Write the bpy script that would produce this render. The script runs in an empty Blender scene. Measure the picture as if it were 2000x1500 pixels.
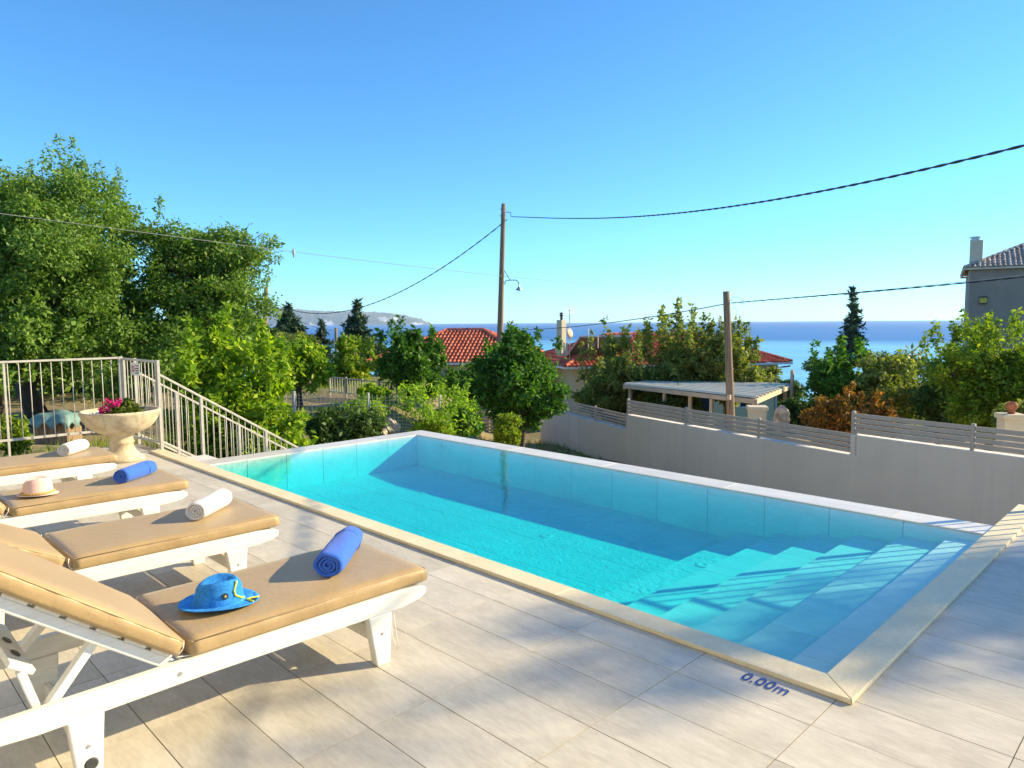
import bpy, bmesh, math, random
import numpy as np
from mathutils import Vector, Matrix

sc = bpy.context.scene
COL = sc.collection
rad = math.radians
random.seed(7)
RNG = np.random.default_rng(11)

# ------------------------------------------------------------------ camera
CAM_H = 1.56
F_PX, PITCH, ROLL, YAW = 1390.4, 0.0871, 0.00737, 0.78895
_c, _s = math.cos, math.sin
FWD = np.array([_c(YAW)*_c(PITCH), _s(YAW)*_c(PITCH), -_s(PITCH)])
_r0 = np.array([_s(YAW), -_c(YAW), 0.0]); _u0 = np.cross(_r0, FWD)
RGT = _r0*_c(ROLL) - _u0*_s(ROLL); UPV = _u0*_c(ROLL) + _r0*_s(ROLL)
cam = bpy.data.cameras.new('camera'); cam_o = bpy.data.objects.new('camera', cam); COL.objects.link(cam_o)
cam.sensor_width = 36.0; cam.lens = F_PX/2000*36.0; cam.clip_start = 0.05; cam.clip_end = 90000
cam_o.matrix_world = Matrix(((RGT[0], UPV[0], -FWD[0], 0), (RGT[1], UPV[1], -FWD[1], 0), (RGT[2], UPV[2], -FWD[2], CAM_H), (0, 0, 0, 1)))
sc.camera = cam_o

# ------------------------------------------------------------------ sky, sun, exposure
SUN_AZ, SUN_EL = rad(-31.0), rad(24.5)
world = bpy.data.worlds.new('World'); sc.world = world; world.use_nodes = True
wn = world.node_tree; bg = wn.nodes['Background']
sky = wn.nodes.new('ShaderNodeTexSky'); sky.sky_type = 'NISHITA'; sky.sun_disc = False
sky.sun_elevation = SUN_EL; sky.sun_rotation = math.pi/2 - SUN_AZ
sky.altitude = 60; sky.air_density = 0.85; sky.dust_density = 0.0; sky.ozone_density = 4.0
tint = wn.nodes.new('ShaderNodeMix'); tint.data_type = 'RGBA'; tint.blend_type = 'MULTIPLY'; tint.inputs[0].default_value = 1.0; tint.inputs[7].default_value = (.43, .83, 1.0, 1)
wn.links.new(sky.outputs[0], tint.inputs[6]); wn.links.new(tint.outputs[2], bg.inputs[0])
bg.inputs[1].default_value = 0.13
sun = bpy.data.lights.new('sun', 'SUN'); sun_o = bpy.data.objects.new('sun', sun); COL.objects.link(sun_o)
sun.energy = 4.8; sun.angle = rad(0.53); sun.color = (1.0, 0.81, 0.48)
SUN_DIR = Vector((_c(SUN_AZ)*_c(SUN_EL), _s(SUN_AZ)*_c(SUN_EL), _s(SUN_EL)))
sun_o.rotation_euler = SUN_DIR.to_track_quat('Z', 'Y').to_euler(); sun_o.location = (12, -8, 14)
vs = sc.view_settings; vs.view_transform = 'Standard'; vs.look = 'None'; vs.gamma = 1.0; vs.use_curve_mapping = False
vs.exposure = 1.05
cy = sc.cycles
cy.use_denoising = True; cy.max_bounces = 8; cy.transparent_max_bounces = 16; cy.diffuse_bounces = 3
cy.glossy_bounces = 3; cy.transmission_bounces = 4; cy.volume_bounces = 1
cy.sample_clamp_indirect = 8.0; cy.caustics_reflective = False; cy.caustics_refractive = False

# ------------------------------------------------------------------ helpers
def ray(px, py):
    return FWD*F_PX + RGT*(px-1000) - UPV*(py-750)
_fh = np.array([FWD[0], FWD[1], 0.0]); _fh /= np.linalg.norm(_fh)
def W(px, py, D):
    d = ray(px, py); p = np.array([0, 0, CAM_H]) + d*(D/d.dot(_fh)); return p
def G(px, py, z):
    d = ray(px, py); t = (z-CAM_H)/d[2]; return np.array([0, 0, CAM_H]) + d*t
def proj(p):
    q = np.asarray(p, float) - np.array([0, 0, CAM_H]); dd = q.dot(FWD)
    return 1000 + F_PX*q.dot(RGT)/dd, 750 - F_PX*q.dot(UPV)/dd

def tag(o, label=None, cat=None, group=None, kind=None):
    if label: o['label'] = label
    if cat: o['category'] = cat
    if group: o['group'] = group
    if kind: o['kind'] = kind
    return o
def empty(name, loc=(0, 0, 0), rz=0.0):
    o = bpy.data.objects.new(name, None); o.location = loc; o.rotation_euler = (0, 0, rz); o.empty_display_size = .1
    COL.objects.link(o); return o
def link_copy(o, parent=None, loc=None):
    c = o.copy(); COL.objects.link(c)
    if parent is not None: c.parent = parent
    if loc is not None: c.location = loc
    return c

class MB:
    def __init__(self): self.v = []; self.f = []; self.uv = None
    def add(self, vs, fs):
        b = len(self.v); self.v += [tuple(map(float, p)) for p in vs]; self.f += [tuple(b+i for i in q) for q in fs]; return self
    def box(self, c, s, rot=None):
        x, y, z = [k/2 for k in s]
        P = [(-x,-y,-z),(x,-y,-z),(x,y,-z),(-x,y,-z),(-x,-y,z),(x,-y,z),(x,y,z),(-x,y,z)]
        M = rot if rot is not None else Matrix.Identity(3)
        P = [M @ Vector(p) + Vector(c) for p in P]
        return self.add(P, [(3,2,1,0),(4,5,6,7),(0,1,5,4),(1,2,6,5),(2,3,7,6),(3,0,4,7)])
    def bx(self, x0, x1, y0, y1, z0, z1):
        return self.box(((x0+x1)/2, (y0+y1)/2, (z0+z1)/2), (x1-x0, y1-y0, z1-z0))
    def bar(self, a, b, w, h=None, up=(0, 0, 1)):
        a, b = Vector(a), Vector(b); h = h or w
        d = (b-a); L = d.length; d.normalize(); u = Vector(up)
        if abs(d.dot(u)) > .99: u = Vector((1, 0, 0))
        s = d.cross(u).normalized(); u = s.cross(d)
        M = Matrix((d, s, u)).transposed()
        return self.box((a+b)/2, (L, w, h), M)
    def tube(self, pts, r, n=8, cap=True):
        pts = [Vector(p) for p in pts]; k = len(pts)
        rr = r if hasattr(r, '__len__') else [r]*k
        rings = []; prev = None
        for i, p in enumerate(pts):
            t = (pts[min(i+1, k-1)] - pts[max(i-1, 0)]).normalized()
            if prev is None:
                u = Vector((0, 0, 1)) if abs(t.z) < .9 else Vector((1, 0, 0))
            else: u = prev
            s = t.cross(u).normalized(); u = s.cross(t).normalized(); prev = u
            rings.append([p + (s*_c(2*math.pi*j/n) + u*_s(2*math.pi*j/n))*rr[i] for j in range(n)])
        vs = [q for R in rings for q in R]; fs = []
        for i in range(k-1):
            for j in range(n):
                fs.append((i*n+j, i*n+(j+1) % n, (i+1)*n+(j+1) % n, (i+1)*n+j))
        if cap: fs += [tuple(range(n-1, -1, -1)), tuple((k-1)*n+j for j in range(n))]
        return self.add(vs, fs)
    def lathe(self, prof, c=(0, 0, 0), n=32):
        vs = []; fs = []; k = len(prof)
        for r, z in prof:
            for j in range(n):
                a = 2*math.pi*j/n; vs.append((c[0]+r*_c(a), c[1]+r*_s(a), c[2]+z))
        for i in range(k-1):
            for j in range(n):
                fs.append((i*n+j, i*n+(j+1) % n, (i+1)*n+(j+1) % n, (i+1)*n+j))
        return self.add(vs, fs)
    def prism(self, poly, d0, d1, axis='y'):
        n = len(poly)
        if axis == 'y': P = [(x, d0, z) for x, z in poly] + [(x, d1, z) for x, z in poly]
        elif axis == 'x': P = [(d0, y, z) for y, z in poly] + [(d1, y, z) for y, z in poly]
        else: P = [(x, y, d0) for x, y in poly] + [(x, y, d1) for x, y in poly]
        F = [tuple(range(n)), tuple(range(2*n-1, n-1, -1))] + [(i, i+n, (i+1) % n + n, (i+1) % n) for i in range(n)]
        return self.add(P, F)
    def build(self, name, mat, parent=None, bevel=0, smooth=False, seg=2, loc=None, angle=40, fix=True):
        me = bpy.data.meshes.new(name); me.from_pydata(self.v, [], self.f)
        if fix:
            bm = bmesh.new(); bm.from_mesh(me); bmesh.ops.recalc_face_normals(bm, faces=bm.faces); bm.to_mesh(me); bm.free()
        me.materials.append(mat)
        if smooth: me.polygons.foreach_set('use_smooth', [True]*len(me.polygons))
        o = bpy.data.objects.new(name, me); COL.objects.link(o)
        if parent is not None: o.parent = parent
        if loc is not None: o.location = loc
        if bevel:
            m = o.modifiers.new('bevel', 'BEVEL'); m.width = bevel; m.segments = seg; m.limit_method = 'ANGLE'; m.angle_limit = rad(angle)
        return o
def np_obj(name, V, Fq, mat, parent=None, smooth=False):
    """quads from numpy"""
    me = bpy.data.meshes.new(name); n = len(Fq); k = Fq.shape[1]
    me.vertices.add(len(V)); me.vertices.foreach_set('co', np.ascontiguousarray(V, dtype=np.float32).ravel())
    me.loops.add(n*k); me.loops.foreach_set('vertex_index', np.ascontiguousarray(Fq, dtype=np.int32).ravel())
    me.polygons.add(n); me.polygons.foreach_set('loop_start', np.arange(0, n*k, k, dtype=np.int32))
    me.update(calc_edges=True)
    if smooth: me.polygons.foreach_set('use_smooth', np.ones(n, dtype=bool))
    me.materials.append(mat)
    o = bpy.data.objects.new(name, me); COL.objects.link(o)
    if parent is not None: o.parent = parent
    return o

# ------------------------------------------------------------------ materials
class NT:
    def __init__(self, name):
        self.m = bpy.data.materials.new(name); self.m.use_nodes = True; self.t = self.m.node_tree
        self.b = self.t.nodes['Principled BSDF']; self.out = self.t.nodes['Material Output']
    def n(self, t, **kw):
        x = self.t.nodes.new(t)
        for k, v in kw.items():
            if k in x.inputs: x.inputs[k].default_value = v
            else: setattr(x, k, v)
        return x
    def l(self, a, b): self.t.links.new(a, b)
    def coord(self, scale=(1, 1, 1), kind='Object', rot=(0, 0, 0)):
        tc = self.n('ShaderNodeTexCoord'); mp = self.n('ShaderNodeMapping'); mp.inputs['Scale'].default_value = scale
        mp.inputs['Rotation'].default_value = rot
        self.l(tc.outputs[kind], mp.inputs[0]); return mp.outputs[0]
    def pos(self, scale=(1, 1, 1)):
        g = self.n('ShaderNodeNewGeometry'); mp = self.n('ShaderNodeMapping'); mp.inputs['Scale'].default_value = scale
        self.l(g.outputs['Position'], mp.inputs[0]); return mp.outputs[0]
    def noise(self, vec, scale, detail=4, rough=.55, dist=0.0):
        x = self.n('ShaderNodeTexNoise'); x.inputs['Scale'].default_value = scale; x.inputs['Detail'].default_value = detail
        x.inputs['Roughness'].default_value = rough; x.inputs['Distortion'].default_value = dist
        self.l(vec, x.inputs['Vector']); return x.outputs['Fac']
    def ramp(self, fac, stops):
        r = self.n('ShaderNodeValToRGB'); e = r.color_ramp.elements
        while len(e) < len(stops): e.new(.5)
        for i, (p, c) in enumerate(stops): e[i].position = p; e[i].color = (*c, 1) if len(c) == 3 else c
        self.l(fac, r.inputs[0]); return r.outputs[0]
    def mixc(self, fac, a, b, mode='MIX'):
        x = self.n('ShaderNodeMix'); x.data_type = 'RGBA'; x.blend_type = mode
        for i, v in ((0, fac), (6, a), (7, b)):
            if hasattr(v, 'links') or hasattr(v, 'is_output'): self.l(v, x.inputs[i])
            else: x.inputs[i].default_value = v if i == 0 else (*v, 1)
        return x.outputs[2]
    def math(self, op, a, b=0.0):
        x = self.n('ShaderNodeMath'); x.operation = op
        for i, v in ((0, a), (1, b)):
            if hasattr(v, 'is_output'): self.l(v, x.inputs[i])
            else: x.inputs[i].default_value = v
        return x.outputs[0]
    def bump(self, h, strength=.3, dist=.01):
        x = self.n('ShaderNodeBump'); x.inputs['Strength'].default_value = strength; x.inputs['Distance'].default_value = dist
        self.l(h, x.inputs['Height']); self.l(x.outputs[0], self.b.inputs['Normal']); return x.outputs[0]
    def col(self, c):
        if hasattr(c, 'is_output'): self.l(c, self.b.inputs['Base Color'])
        else: self.b.inputs['Base Color'].default_value = (*c, 1)
    def rough(self, r):
        if hasattr(r, 'is_output'): self.l(r, self.b.inputs['Roughness'])
        else: self.b.inputs['Roughness'].default_value = r

def simple(name, c1, c2=None, scale=8, rough=.6, bump=0, bscale=60, metal=0, stretch=(1, 1, 1), contrast=(.35, .65), spec=.5):
    t = NT(name); v = t.coord(stretch)
    if c2 is None: c2 = tuple(k*.8 for k in c1)
    t.col(t.ramp(t.noise(v, scale, 5), [(contrast[0], c2), (contrast[1], c1)])); t.rough(rough)
    t.b.inputs['Metallic'].default_value = metal
    t.b.inputs['Specular IOR Level'].default_value = spec
    if bump: t.bump(t.noise(v, bscale, 3), bump, .004)
    return t.m

def tile_mat(name, base, dark, light, streak=(14, 1.6, 14), rough=.5, var=.15, bump=.15):
    t = NT(name); oi = t.n('ShaderNodeObjectInfo'); tc = t.n('ShaderNodeTexCoord')
    off = t.n('ShaderNodeVectorMath'); off.operation = 'MULTIPLY_ADD'
    t.l(oi.outputs['Random'], off.inputs[0]); off.inputs[1].default_value = (37, 91, 13); t.l(tc.outputs['Object'], off.inputs[2])
    mp = t.n('ShaderNodeMapping'); mp.inputs['Scale'].default_value = streak; t.l(off.outputs[0], mp.inputs[0])
    n1 = t.noise(mp.outputs[0], 1.0, 6, .62, .6)
    mp2 = t.n('ShaderNodeMapping'); mp2.inputs['Scale'].default_value = (2.2, 2.2, 2.2); t.l(off.outputs[0], mp2.inputs[0])
    n2 = t.noise(mp2.outputs[0], 1.5, 5, .6)
    mp3 = t.n('ShaderNodeMapping'); mp3.inputs['Scale'].default_value = (streak[0]*5, streak[1]*5, streak[2]*5); t.l(off.outputs[0], mp3.inputs[0])
    n3 = t.noise(mp3.outputs[0], 1.0, 3, .6)
    c = t.ramp(n1, [(.3, dark), (.52, base), (.72, light)])
    c = t.mixc(.35, c, t.ramp(n2, [(.35, dark), (.65, light)]))
    c = t.mixc(.22, c, t.ramp(n3, [(.35, tuple(k*.75 for k in dark)), (.65, light)]))
    vb = t.math('MULTIPLY_ADD', oi.outputs['Random'], var); t.t.nodes[-1].inputs[2].default_value = 1-var/2
    cc = t.n('ShaderNodeCombineColor'); [t.l(vb, cc.inputs[i]) for i in range(3)]
    c = t.mixc(1.0, c, cc.outputs[0], 'MULTIPLY')
    wst = t.noise(t.pos(), .8, 5, .62, .4); c = t.mixc(t.math('MULTIPLY', t.ramp(wst, [(.52, (0, 0, 0)), (.72, (1, 1, 1))]), .22), c, tuple(k*.72 for k in dark))
    t.col(c); t.rough(t.math('MULTIPLY_ADD', n1, .2)); t.t.nodes[-1].inputs[2].default_value = rough-.1
    t.bump(n3, bump, .0015)
    return t.m

def leaf_mat(name, stops, trans=.35, rough=.55):
    t = NT(name); g = t.n('ShaderNodeNewGeometry')
    v = t.pos((1, 1, 1)); big = t.noise(v, .9, 2)
    f = t.math('ADD', t.math('MULTIPLY', g.outputs['Random Per Island'], .62), t.math('MULTIPLY', big, .38))
    c = t.ramp(f, stops); t.col(c); t.rough(rough); t.b.inputs['Specular IOR Level'].default_value = .22
    tr = t.n('ShaderNodeBsdfTranslucent')
    c2 = t.mixc(1.0, c, (1.5, 1.7, .5), 'MULTIPLY'); t.l(c2, tr.inputs[0])
    mx = t.n('ShaderNodeMixShader'); mx.inputs[0].default_value = trans
    t.l(t.b.outputs[0], mx.inputs[1]); t.l(tr.outputs[0], mx.inputs[2]); t.l(mx.outputs[0], t.out.inputs[0])
    return t.m

M = {}
M['tile'] = tile_mat('deck_tile_porcelain', (.59, .54, .44), (.46, .41, .325), (.68, .63, .53), streak=(13, 3.0, 13))
M['grout'] = simple('grout', (.27, .225, .17), scale=30, rough=.9)
M['coping'] = tile_mat('coping_limestone', (.80, .68, .44), (.72, .59, .36), (.84, .74, .52), streak=(9, 9, 9), var=.06, bump=.25, rough=.55)
M['edge'] = tile_mat('edge_porcelain', (.66, .63, .58), (.55, .52, .48), (.73, .71, .67), streak=(14, 1.7, 14), rough=.35)
M['pool_tile'] = tile_mat('pool_tile_porcelain', (.66, .655, .62), (.57, .565, .535), (.72, .715, .68), streak=(9, 1.6, 9), rough=.5, var=.05)
M['white_wood'] = None
def wood():
    t = NT('white_painted_wood'); v = t.coord((3, 30, 30)); n = t.noise(v, 2.0, 5, .6)
    v2 = t.coord((1, 1, 1)); n2 = t.noise(v2, 11, 6, .7)
    c = t.ramp(n, [(.3, (.70, .675, .61)), (.6, (.80, .785, .73))])
    worn = t.ramp(n2, [(.63, (0, 0, 0)), (.72, (1, 1, 1))])
    c = t.mixc(t.math('MULTIPLY', worn, .45), c, (.42, .33, .25))
    t.col(c); t.rough(.45); t.bump(n, .25, .002); return t.m
M['white_wood'] = wood()
def cushion():
    t = NT('tan_vinyl_cushion'); v = t.coord(); n = t.noise(v, 5, 4); n2 = t.noise(v, 2.2, 3, .5, .5)
    t.col(t.ramp(n2, [(.3, (.36, .245, .115)), (.7, (.415, .29, .14))])); t.rough(.42)
    h = t.math('ADD', t.math('MULTIPLY', n, .6), t.math('MULTIPLY', t.noise(v, 16, 4, .6, 1.2), .4)); t.bump(h, .5, .014)
    t.b.inputs['Sheen Weight'].default_value = .1
    return t.m
M['cushion'] = cushion()
def towel(name, c, c2):
    t = NT(name); v = t.coord(); n = t.noise(v, 260, 2, .7); n2 = t.noise(v, 60, 3)
    t.col(t.ramp(n, [(.35, c2), (.65, c)])); t.rough(.95)
    t.bump(t.math('ADD', n, t.math('MULTIPLY', n2, .6)), .9, .004)
    t.b.inputs['Sheen Weight'].default_value = .15; t.b.inputs['Sheen Roughness'].default_value = .5
    return t.m
M['towel_white'] = towel('white_terry', (.78, .78, .78), (.62, .62, .64))
M['towel_blue'] = towel('blue_terry', (.045, .175, .74), (.025, .11, .56))
M['planter'] = None
def planter():
    t = NT('weathered_cast_stone'); v = t.coord(); n = t.noise(v, 7, 6, .65); n2 = t.noise(t.coord((9, 9, 1.2)), 1.6, 5, .6)
    c = t.ramp(n, [(.3, (.40, .30, .18)), (.6, (.62, .52, .36))])
    st = t.ramp(n2, [(.56, (0, 0, 0)), (.72, (1, 1, 1))]); c = t.mixc(t.math('MULTIPLY', st, .55), c, (.13, .115, .085))
    t.col(c); t.rough(.85); t.bump(t.noise(v, 40, 4), .5, .006); return t.m
M['planter'] = planter()
M['metal_cream'] = simple('cream_painted_metal', (.52, .50, .45), (.42, .40, .35), scale=12, rough=.4)
M['metal_grey'] = simple('grey_powder_coat', (.50, .45, .39), (.44, .40, .34), scale=3, rough=.5)
M['wall_grey'] = None
def wall_grey():
    t = NT('grey_render'); v = t.pos(); n = t.noise(v, .9, 5, .6); n2 = t.noise(t.pos((3, 3, .25)), 1.0, 4, .55)
    c = t.ramp(n, [(.3, (.70, .635, .53)), (.7, (.78, .71, .60))])
    c = t.mixc(.16, c, t.ramp(n2, [(.35, (.62, .55, .45)), (.65, (.75, .67, .555))]))
    dr = t.noise(t.pos((5, 5, .12)), 1.0, 5, .65); blot = t.noise(t.pos(), .45, 4, .6)
    stain = t.math('MULTIPLY', t.ramp(dr, [(.50, (0, 0, 0)), (.70, (1, 1, 1))]), t.ramp(blot, [(.42, (0, 0, 0)), (.62, (1, 1, 1))]))
    c = t.mixc(t.math('MULTIPLY', stain, .22), c, (.36, .31, .25))
    t.col(c); t.rough(.9); t.bump(t.noise(v, 120, 3), .3, .003); return t.m
M['wall_grey'] = wall_grey()
M['wall_dark'] = simple('slate_grey_render', (.30, .265, .215), (.26, .23, .185), scale=1.5, rough=.9, bump=.2)
M['white_cap'] = simple('white_cap', (.78, .76, .72), scale=4, rough=.6)
M['dark'] = simple('dark_metal', (.05, .05, .05), scale=10, rough=.5)
M['cable'] = simple('black_cable', (.03, .035, .045), scale=10, rough=.6)
M['cable_grey'] = simple('grey_cable', (.40, .42, .42), scale=10, rough=.6)
M['pole'] = simple('weathered_pole_timber', (.34, .24, .15), (.17, .12, .08), scale=3, rough=.9, stretch=(8, 8, .4), bump=.5, bscale=12)
M['bark'] = simple('bark', (.11, .085, .06), (.055, .042, .03), scale=6, rough=.95, stretch=(3, 3, .7), bump=.7, bscale=14)
M['roof_red'] = None
def roofm(name, stops):
    t = NT(name); g = t.n('ShaderNodeNewGeometry'); v = t.pos()
    f = t.math('ADD', t.math('MULTIPLY', g.outputs['Random Per Island'], .6), t.math('MULTIPLY', t.noise(v, 1.2, 4), .4))
    t.col(t.ramp(f, stops)); t.rough(.65); return t.m
M['roof_red'] = roofm('red_clay_tile', [(.2, (.40, .075, .03)), (.5, (.58, .125, .055)), (.8, (.68, .19, .09))])
M['roof_grey'] = roofm('weathered_clay_tile', [(.2, (.36, .24, .19)), (.5, (.52, .39, .32)), (.8, (.64, .54, .47))])
M['cream'] = simple('cream_render', (.66, .55, .32), (.6, .49, .28), scale=2, rough=.9)
M['cream_pale'] = simple('pale_cream_render', (.62, .55, .40), (.54, .47, .34), scale=2, rough=.9, bump=.2)
M['stone_warm'] = simple('warm_stone', (.55, .44, .31), (.30, .23, .16), scale=9, rough=.95, bump=.7, bscale=25)
M['rock'] = simple('pale_limestone_rock', (.60, .53, .44), (.22, .18, .14), scale=7, rough=.95, bump=.6, bscale=18)
M['terracotta'] = simple('terracotta', (.42, .15, .07), (.33, .11, .05), scale=8, rough=.85)
M['glass'] = simple('dark_window_glass', (.02, .03, .04), scale=2, rough=.08)
M['solar'] = simple('solar_back_sheet', (.33, .29, .24), (.25, .22, .18), scale=2, rough=.5)
M['steel'] = simple('galvanised_steel', (.55, .55, .53), (.4, .4, .39), scale=10, rough=.4, metal=.6)
M['canopy'] = simple('corrugated_pale_sheet', (.62, .60, .48), (.54, .52, .42), scale=1.2, rough=.85, spec=.2)
M['canopy_frame'] = simple('beige_frame', (.55, .44, .33), (.45, .36, .27), scale=4, rough=.6)
M['tarp'] = simple('turquoise_tarpaulin', (.17, .30, .29), (.10, .20, .20), scale=4, rough=.55, bump=.6, bscale=8)
M['soil'] = simple('potting_soil', (.07, .05, .035), scale=20, rough=1, bump=.8, bscale=60)
M['yellow'] = simple('yellow_plastic', (.55, .45, .05), scale=5, rough=.5)
M['red'] = simple('red_enamel', (.55, .03, .03), scale=5, rough=.5)
M['sign'] = simple('white_enamel_plate', (.72, .72, .70), scale=3, rough=.4)
M['text_blue'] = simple('blue_stencil_paint', (.012, .06, .30), (.02, .08, .34), scale=40, rough=.6)
M['cord'] = simple('white_cord', (.72, .68, .6), scale=40, rough=.9)
M['straw'] = simple('straw_braid', (.62, .45, .14), (.45, .3, .08), scale=60, rough=.8, bump=.6, bscale=120)
M['bulb'] = simple('white_fitting_plastic', (.7, .72, .72), scale=4, rough=.4)

# ------------------------------------------------------------------ terrain, sea, island
def ds(x, y): return (x*_fh[0]+y*_fh[1]), (x*_r0[0]+y*_r0[1])
def xy(d, s): return d*_fh[0]+s*_r0[0], d*_fh[1]+s*_r0[1]
def gz(d, s):
    z = np.interp(d, [-60, 0, 8, 13, 20, 27, 40, 70, 120, 200, 300, 420], [-2.6, -2.6, -2.5, -2.6, -2.85, -3.15, -4.1, -7.5, -14, -23, -33, -44])
    zl = np.interp(d, [-60, 0, 9, 13, 17, 24, 32, 42, 70, 120, 200, 300, 420], [-2.6, -2.0, -1.5, -.85, -1.0, -.75, -.9, -1.6, -5.5, -13, -23, -33, -44])
    w = np.clip((-.9-s)/3.0, 0, 1); w = w*w*(3-2*w)
    return z*(1-w) + zl*w + .10*np.sin(d*.9+s*.4)*np.sin(s*.7-d*.3)*np.clip((d-6)/6, 0, 1)
def gxy(x, y):
    d, s = ds(x, y); return float(gz(d, s))
dd = np.concatenate([np.linspace(-40, 6, 10), np.linspace(7, 60, 90), np.linspace(62, 420, 60)])
ss = np.concatenate([np.linspace(-400, -42, 20), np.linspace(-40, 40, 100), np.linspace(42, 400, 20)])
Dg, Sg = np.meshgrid(dd, ss, indexing='ij'); Zg = gz(Dg, Sg) + RNG.normal(0, .012, Dg.shape)
Xg, Yg = Dg*_fh[0]+Sg*_r0[0], Dg*_fh[1]+Sg*_r0[1]
ids = np.arange(Dg.size).reshape(Dg.shape)
quad = np.stack([ids[:-1, :-1], ids[:-1, 1:], ids[1:, 1:], ids[1:, :-1]], -1).reshape(-1, 4)[:, ::-1]
def ground_mat():
    t = NT('dry_garden_ground'); n = t.noise(t.pos(), .35, 5, .6); n2 = t.noise(t.pos(), 6, 5, .7)
    c = t.ramp(n, [(.38, (.30, .215, .115)), (.55, (.20, .17, .07)), (.68, (.075, .10, .03))])
    c = t.mixc(.45, c, t.ramp(n2, [(.35, (.10, .075, .04)), (.65, (.40, .31, .18))]))
    t.col(c); t.rough(.95); t.bump(n2, .8, .05); return t.m
M['ground'] = ground_mat()
tag(np_obj('ground', np.stack([Xg, Yg, Zg], -1).reshape(-1, 3), quad, M['ground'], smooth=True), kind='structure')

def sea_mat():
    t = NT('sea_water'); g = t.n('ShaderNodeNewGeometry')
    mp = t.n('ShaderNodeMapping'); mp.inputs['Rotation'].default_value = (0, 0, -YAW); mp.inputs['Scale'].default_value = (.0009, .00022, 1)
    t.l(g.outputs['Position'], mp.inputs[0]); n = t.noise(mp.outputs[0], 1.6, 4, .6, .4)
    mp2 = t.n('ShaderNodeMapping'); mp2.inputs['Rotation'].default_value = (0, 0, -YAW); mp2.inputs['Scale'].default_value = (.02, .004, 1)
    t.l(g.outputs['Position'], mp2.inputs[0]); n2 = t.noise(mp2.outputs[0], 1.0, 5, .6)
    ln = t.n('ShaderNodeVectorMath'); ln.operation = 'LENGTH'; t.l(g.outputs['Position'], ln.inputs[0])
    near = t.n('ShaderNodeMapRange'); near.inputs['From Min'].default_value = 900; near.inputs['From Max'].default_value = 1250; near.inputs['To Min'].default_value = 1; near.inputs['To Max'].default_value = 0
    t.l(t.math('ADD', ln.outputs['Value'], t.math('MULTIPLY', t.math('SUBTRACT', n, .5), 900.0)), near.inputs['Value'])
    deep = t.mixc(.35, t.ramp(n, [(.35, (.022, .125, .38)), (.65, (.04, .18, .46))]), t.ramp(n2, [(.35, (.016, .11, .35)), (.65, (.05, .20, .50))]))
    calm = t.ramp(n2, [(.35, (.12, .42, .68)), (.65, (.22, .54, .76))])
    t.col(t.mixc(near.outputs[0], deep, calm))
    t.rough(.48); t.b.inputs['IOR'].default_value = 1.33
    mp3 = t.n('ShaderNodeMapping'); mp3.inputs['Scale'].default_value = (.25, .25, 1); t.l(g.outputs['Position'], mp3.inputs[0])
    t.bump(t.noise(mp3.outputs[0], 1.0, 4, .6), .5, 1.2)
    return t.m
M['sea'] = sea_mat()
SEA_Z = -30.0
V = [(0, 0, SEA_Z)]; nseg = 96
V = []; 
for R_ in (60, 400, 2000, 6000, 16000):
    for j in range(nseg):
        a = 2*math.pi*j/nseg; V.append((R_*_c(a), R_*_s(a), SEA_Z))
Fq = [(i*nseg+j, i*nseg+(j+1) % nseg, (i+1)*nseg+(j+1) % nseg, (i+1)*nseg+j) for i in range(4) for j in range(nseg)]
tag(np_obj('sea', np.array(V), np.array(Fq)[:, ::-1], M['sea']), kind='structure')

def island_mat():
    t = NT('island_scrub_and_chalk'); v = t.pos((.004, .004, .012)); n = t.noise(v, 1.0, 6, .6, .3)
    g = t.n('ShaderNodeSeparateXYZ'); gg = t.n('ShaderNodeNewGeometry'); t.l(gg.outputs['Position'], g.inputs[0])
    low = t.math('LESS_THAN', g.outputs['Z'], 105.0)
    n2 = t.noise(t.pos((.0032, .0032, .0012)), 1.0, 3, .6)
    cl = t.math('MULTIPLY', t.ramp(n2, [(.56, (0, 0, 0)), (.62, (1, 1, 1))]), low)
    c = t.mixc(cl, t.ramp(n, [(.35, (.05, .075, .04)), (.65, (.15, .16, .10))]), (.72, .69, .62))
    t.col(c); t.rough(1); return t.m
M['island'] = island_mat()
prof_px = [380, 420, 470, 510, 545, 580, 610, 640, 665, 690, 720, 745, 770, 790, 810, 828, 845]
prof_y = [612, 606, 603, 601, 600, 602.5, 605.5, 607, 607.5, 606.5, 608.5, 609.5, 612, 615, 620, 626, 632.5]
ISL_D = 11000.0
us = np.linspace(380, 846, 140); vsn = np.linspace(0, 1, 16); IV = []
for u in us:
    hy = np.interp(u, prof_px, prof_y)
    for v in vsn:
        D = ISL_D - 450 + 2200*v
        p = W(u, 631, D); hz = CAM_H + (W(u, hy, ISL_D)[2]-CAM_H)
        h = SEA_Z + (hz-SEA_Z)*(min(1, (v/.22)**.55) if v < .22 else max(0, 1-((v-.22)/.78)**1.6))
        IV.append((p[0], p[1], h + RNG.normal(0, 5)*(0 < v < 1) - (3 if v in (0, 1) else 0)))
ii = np.arange(len(us)*16).reshape(len(us), 16)
tag(np_obj('island', np.array(IV), np.stack([ii[:-1, :-1], ii[1:, :-1], ii[1:, 1:], ii[:-1, 1:]], -1).reshape(-1, 4), M['island']), kind='structure')

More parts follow.
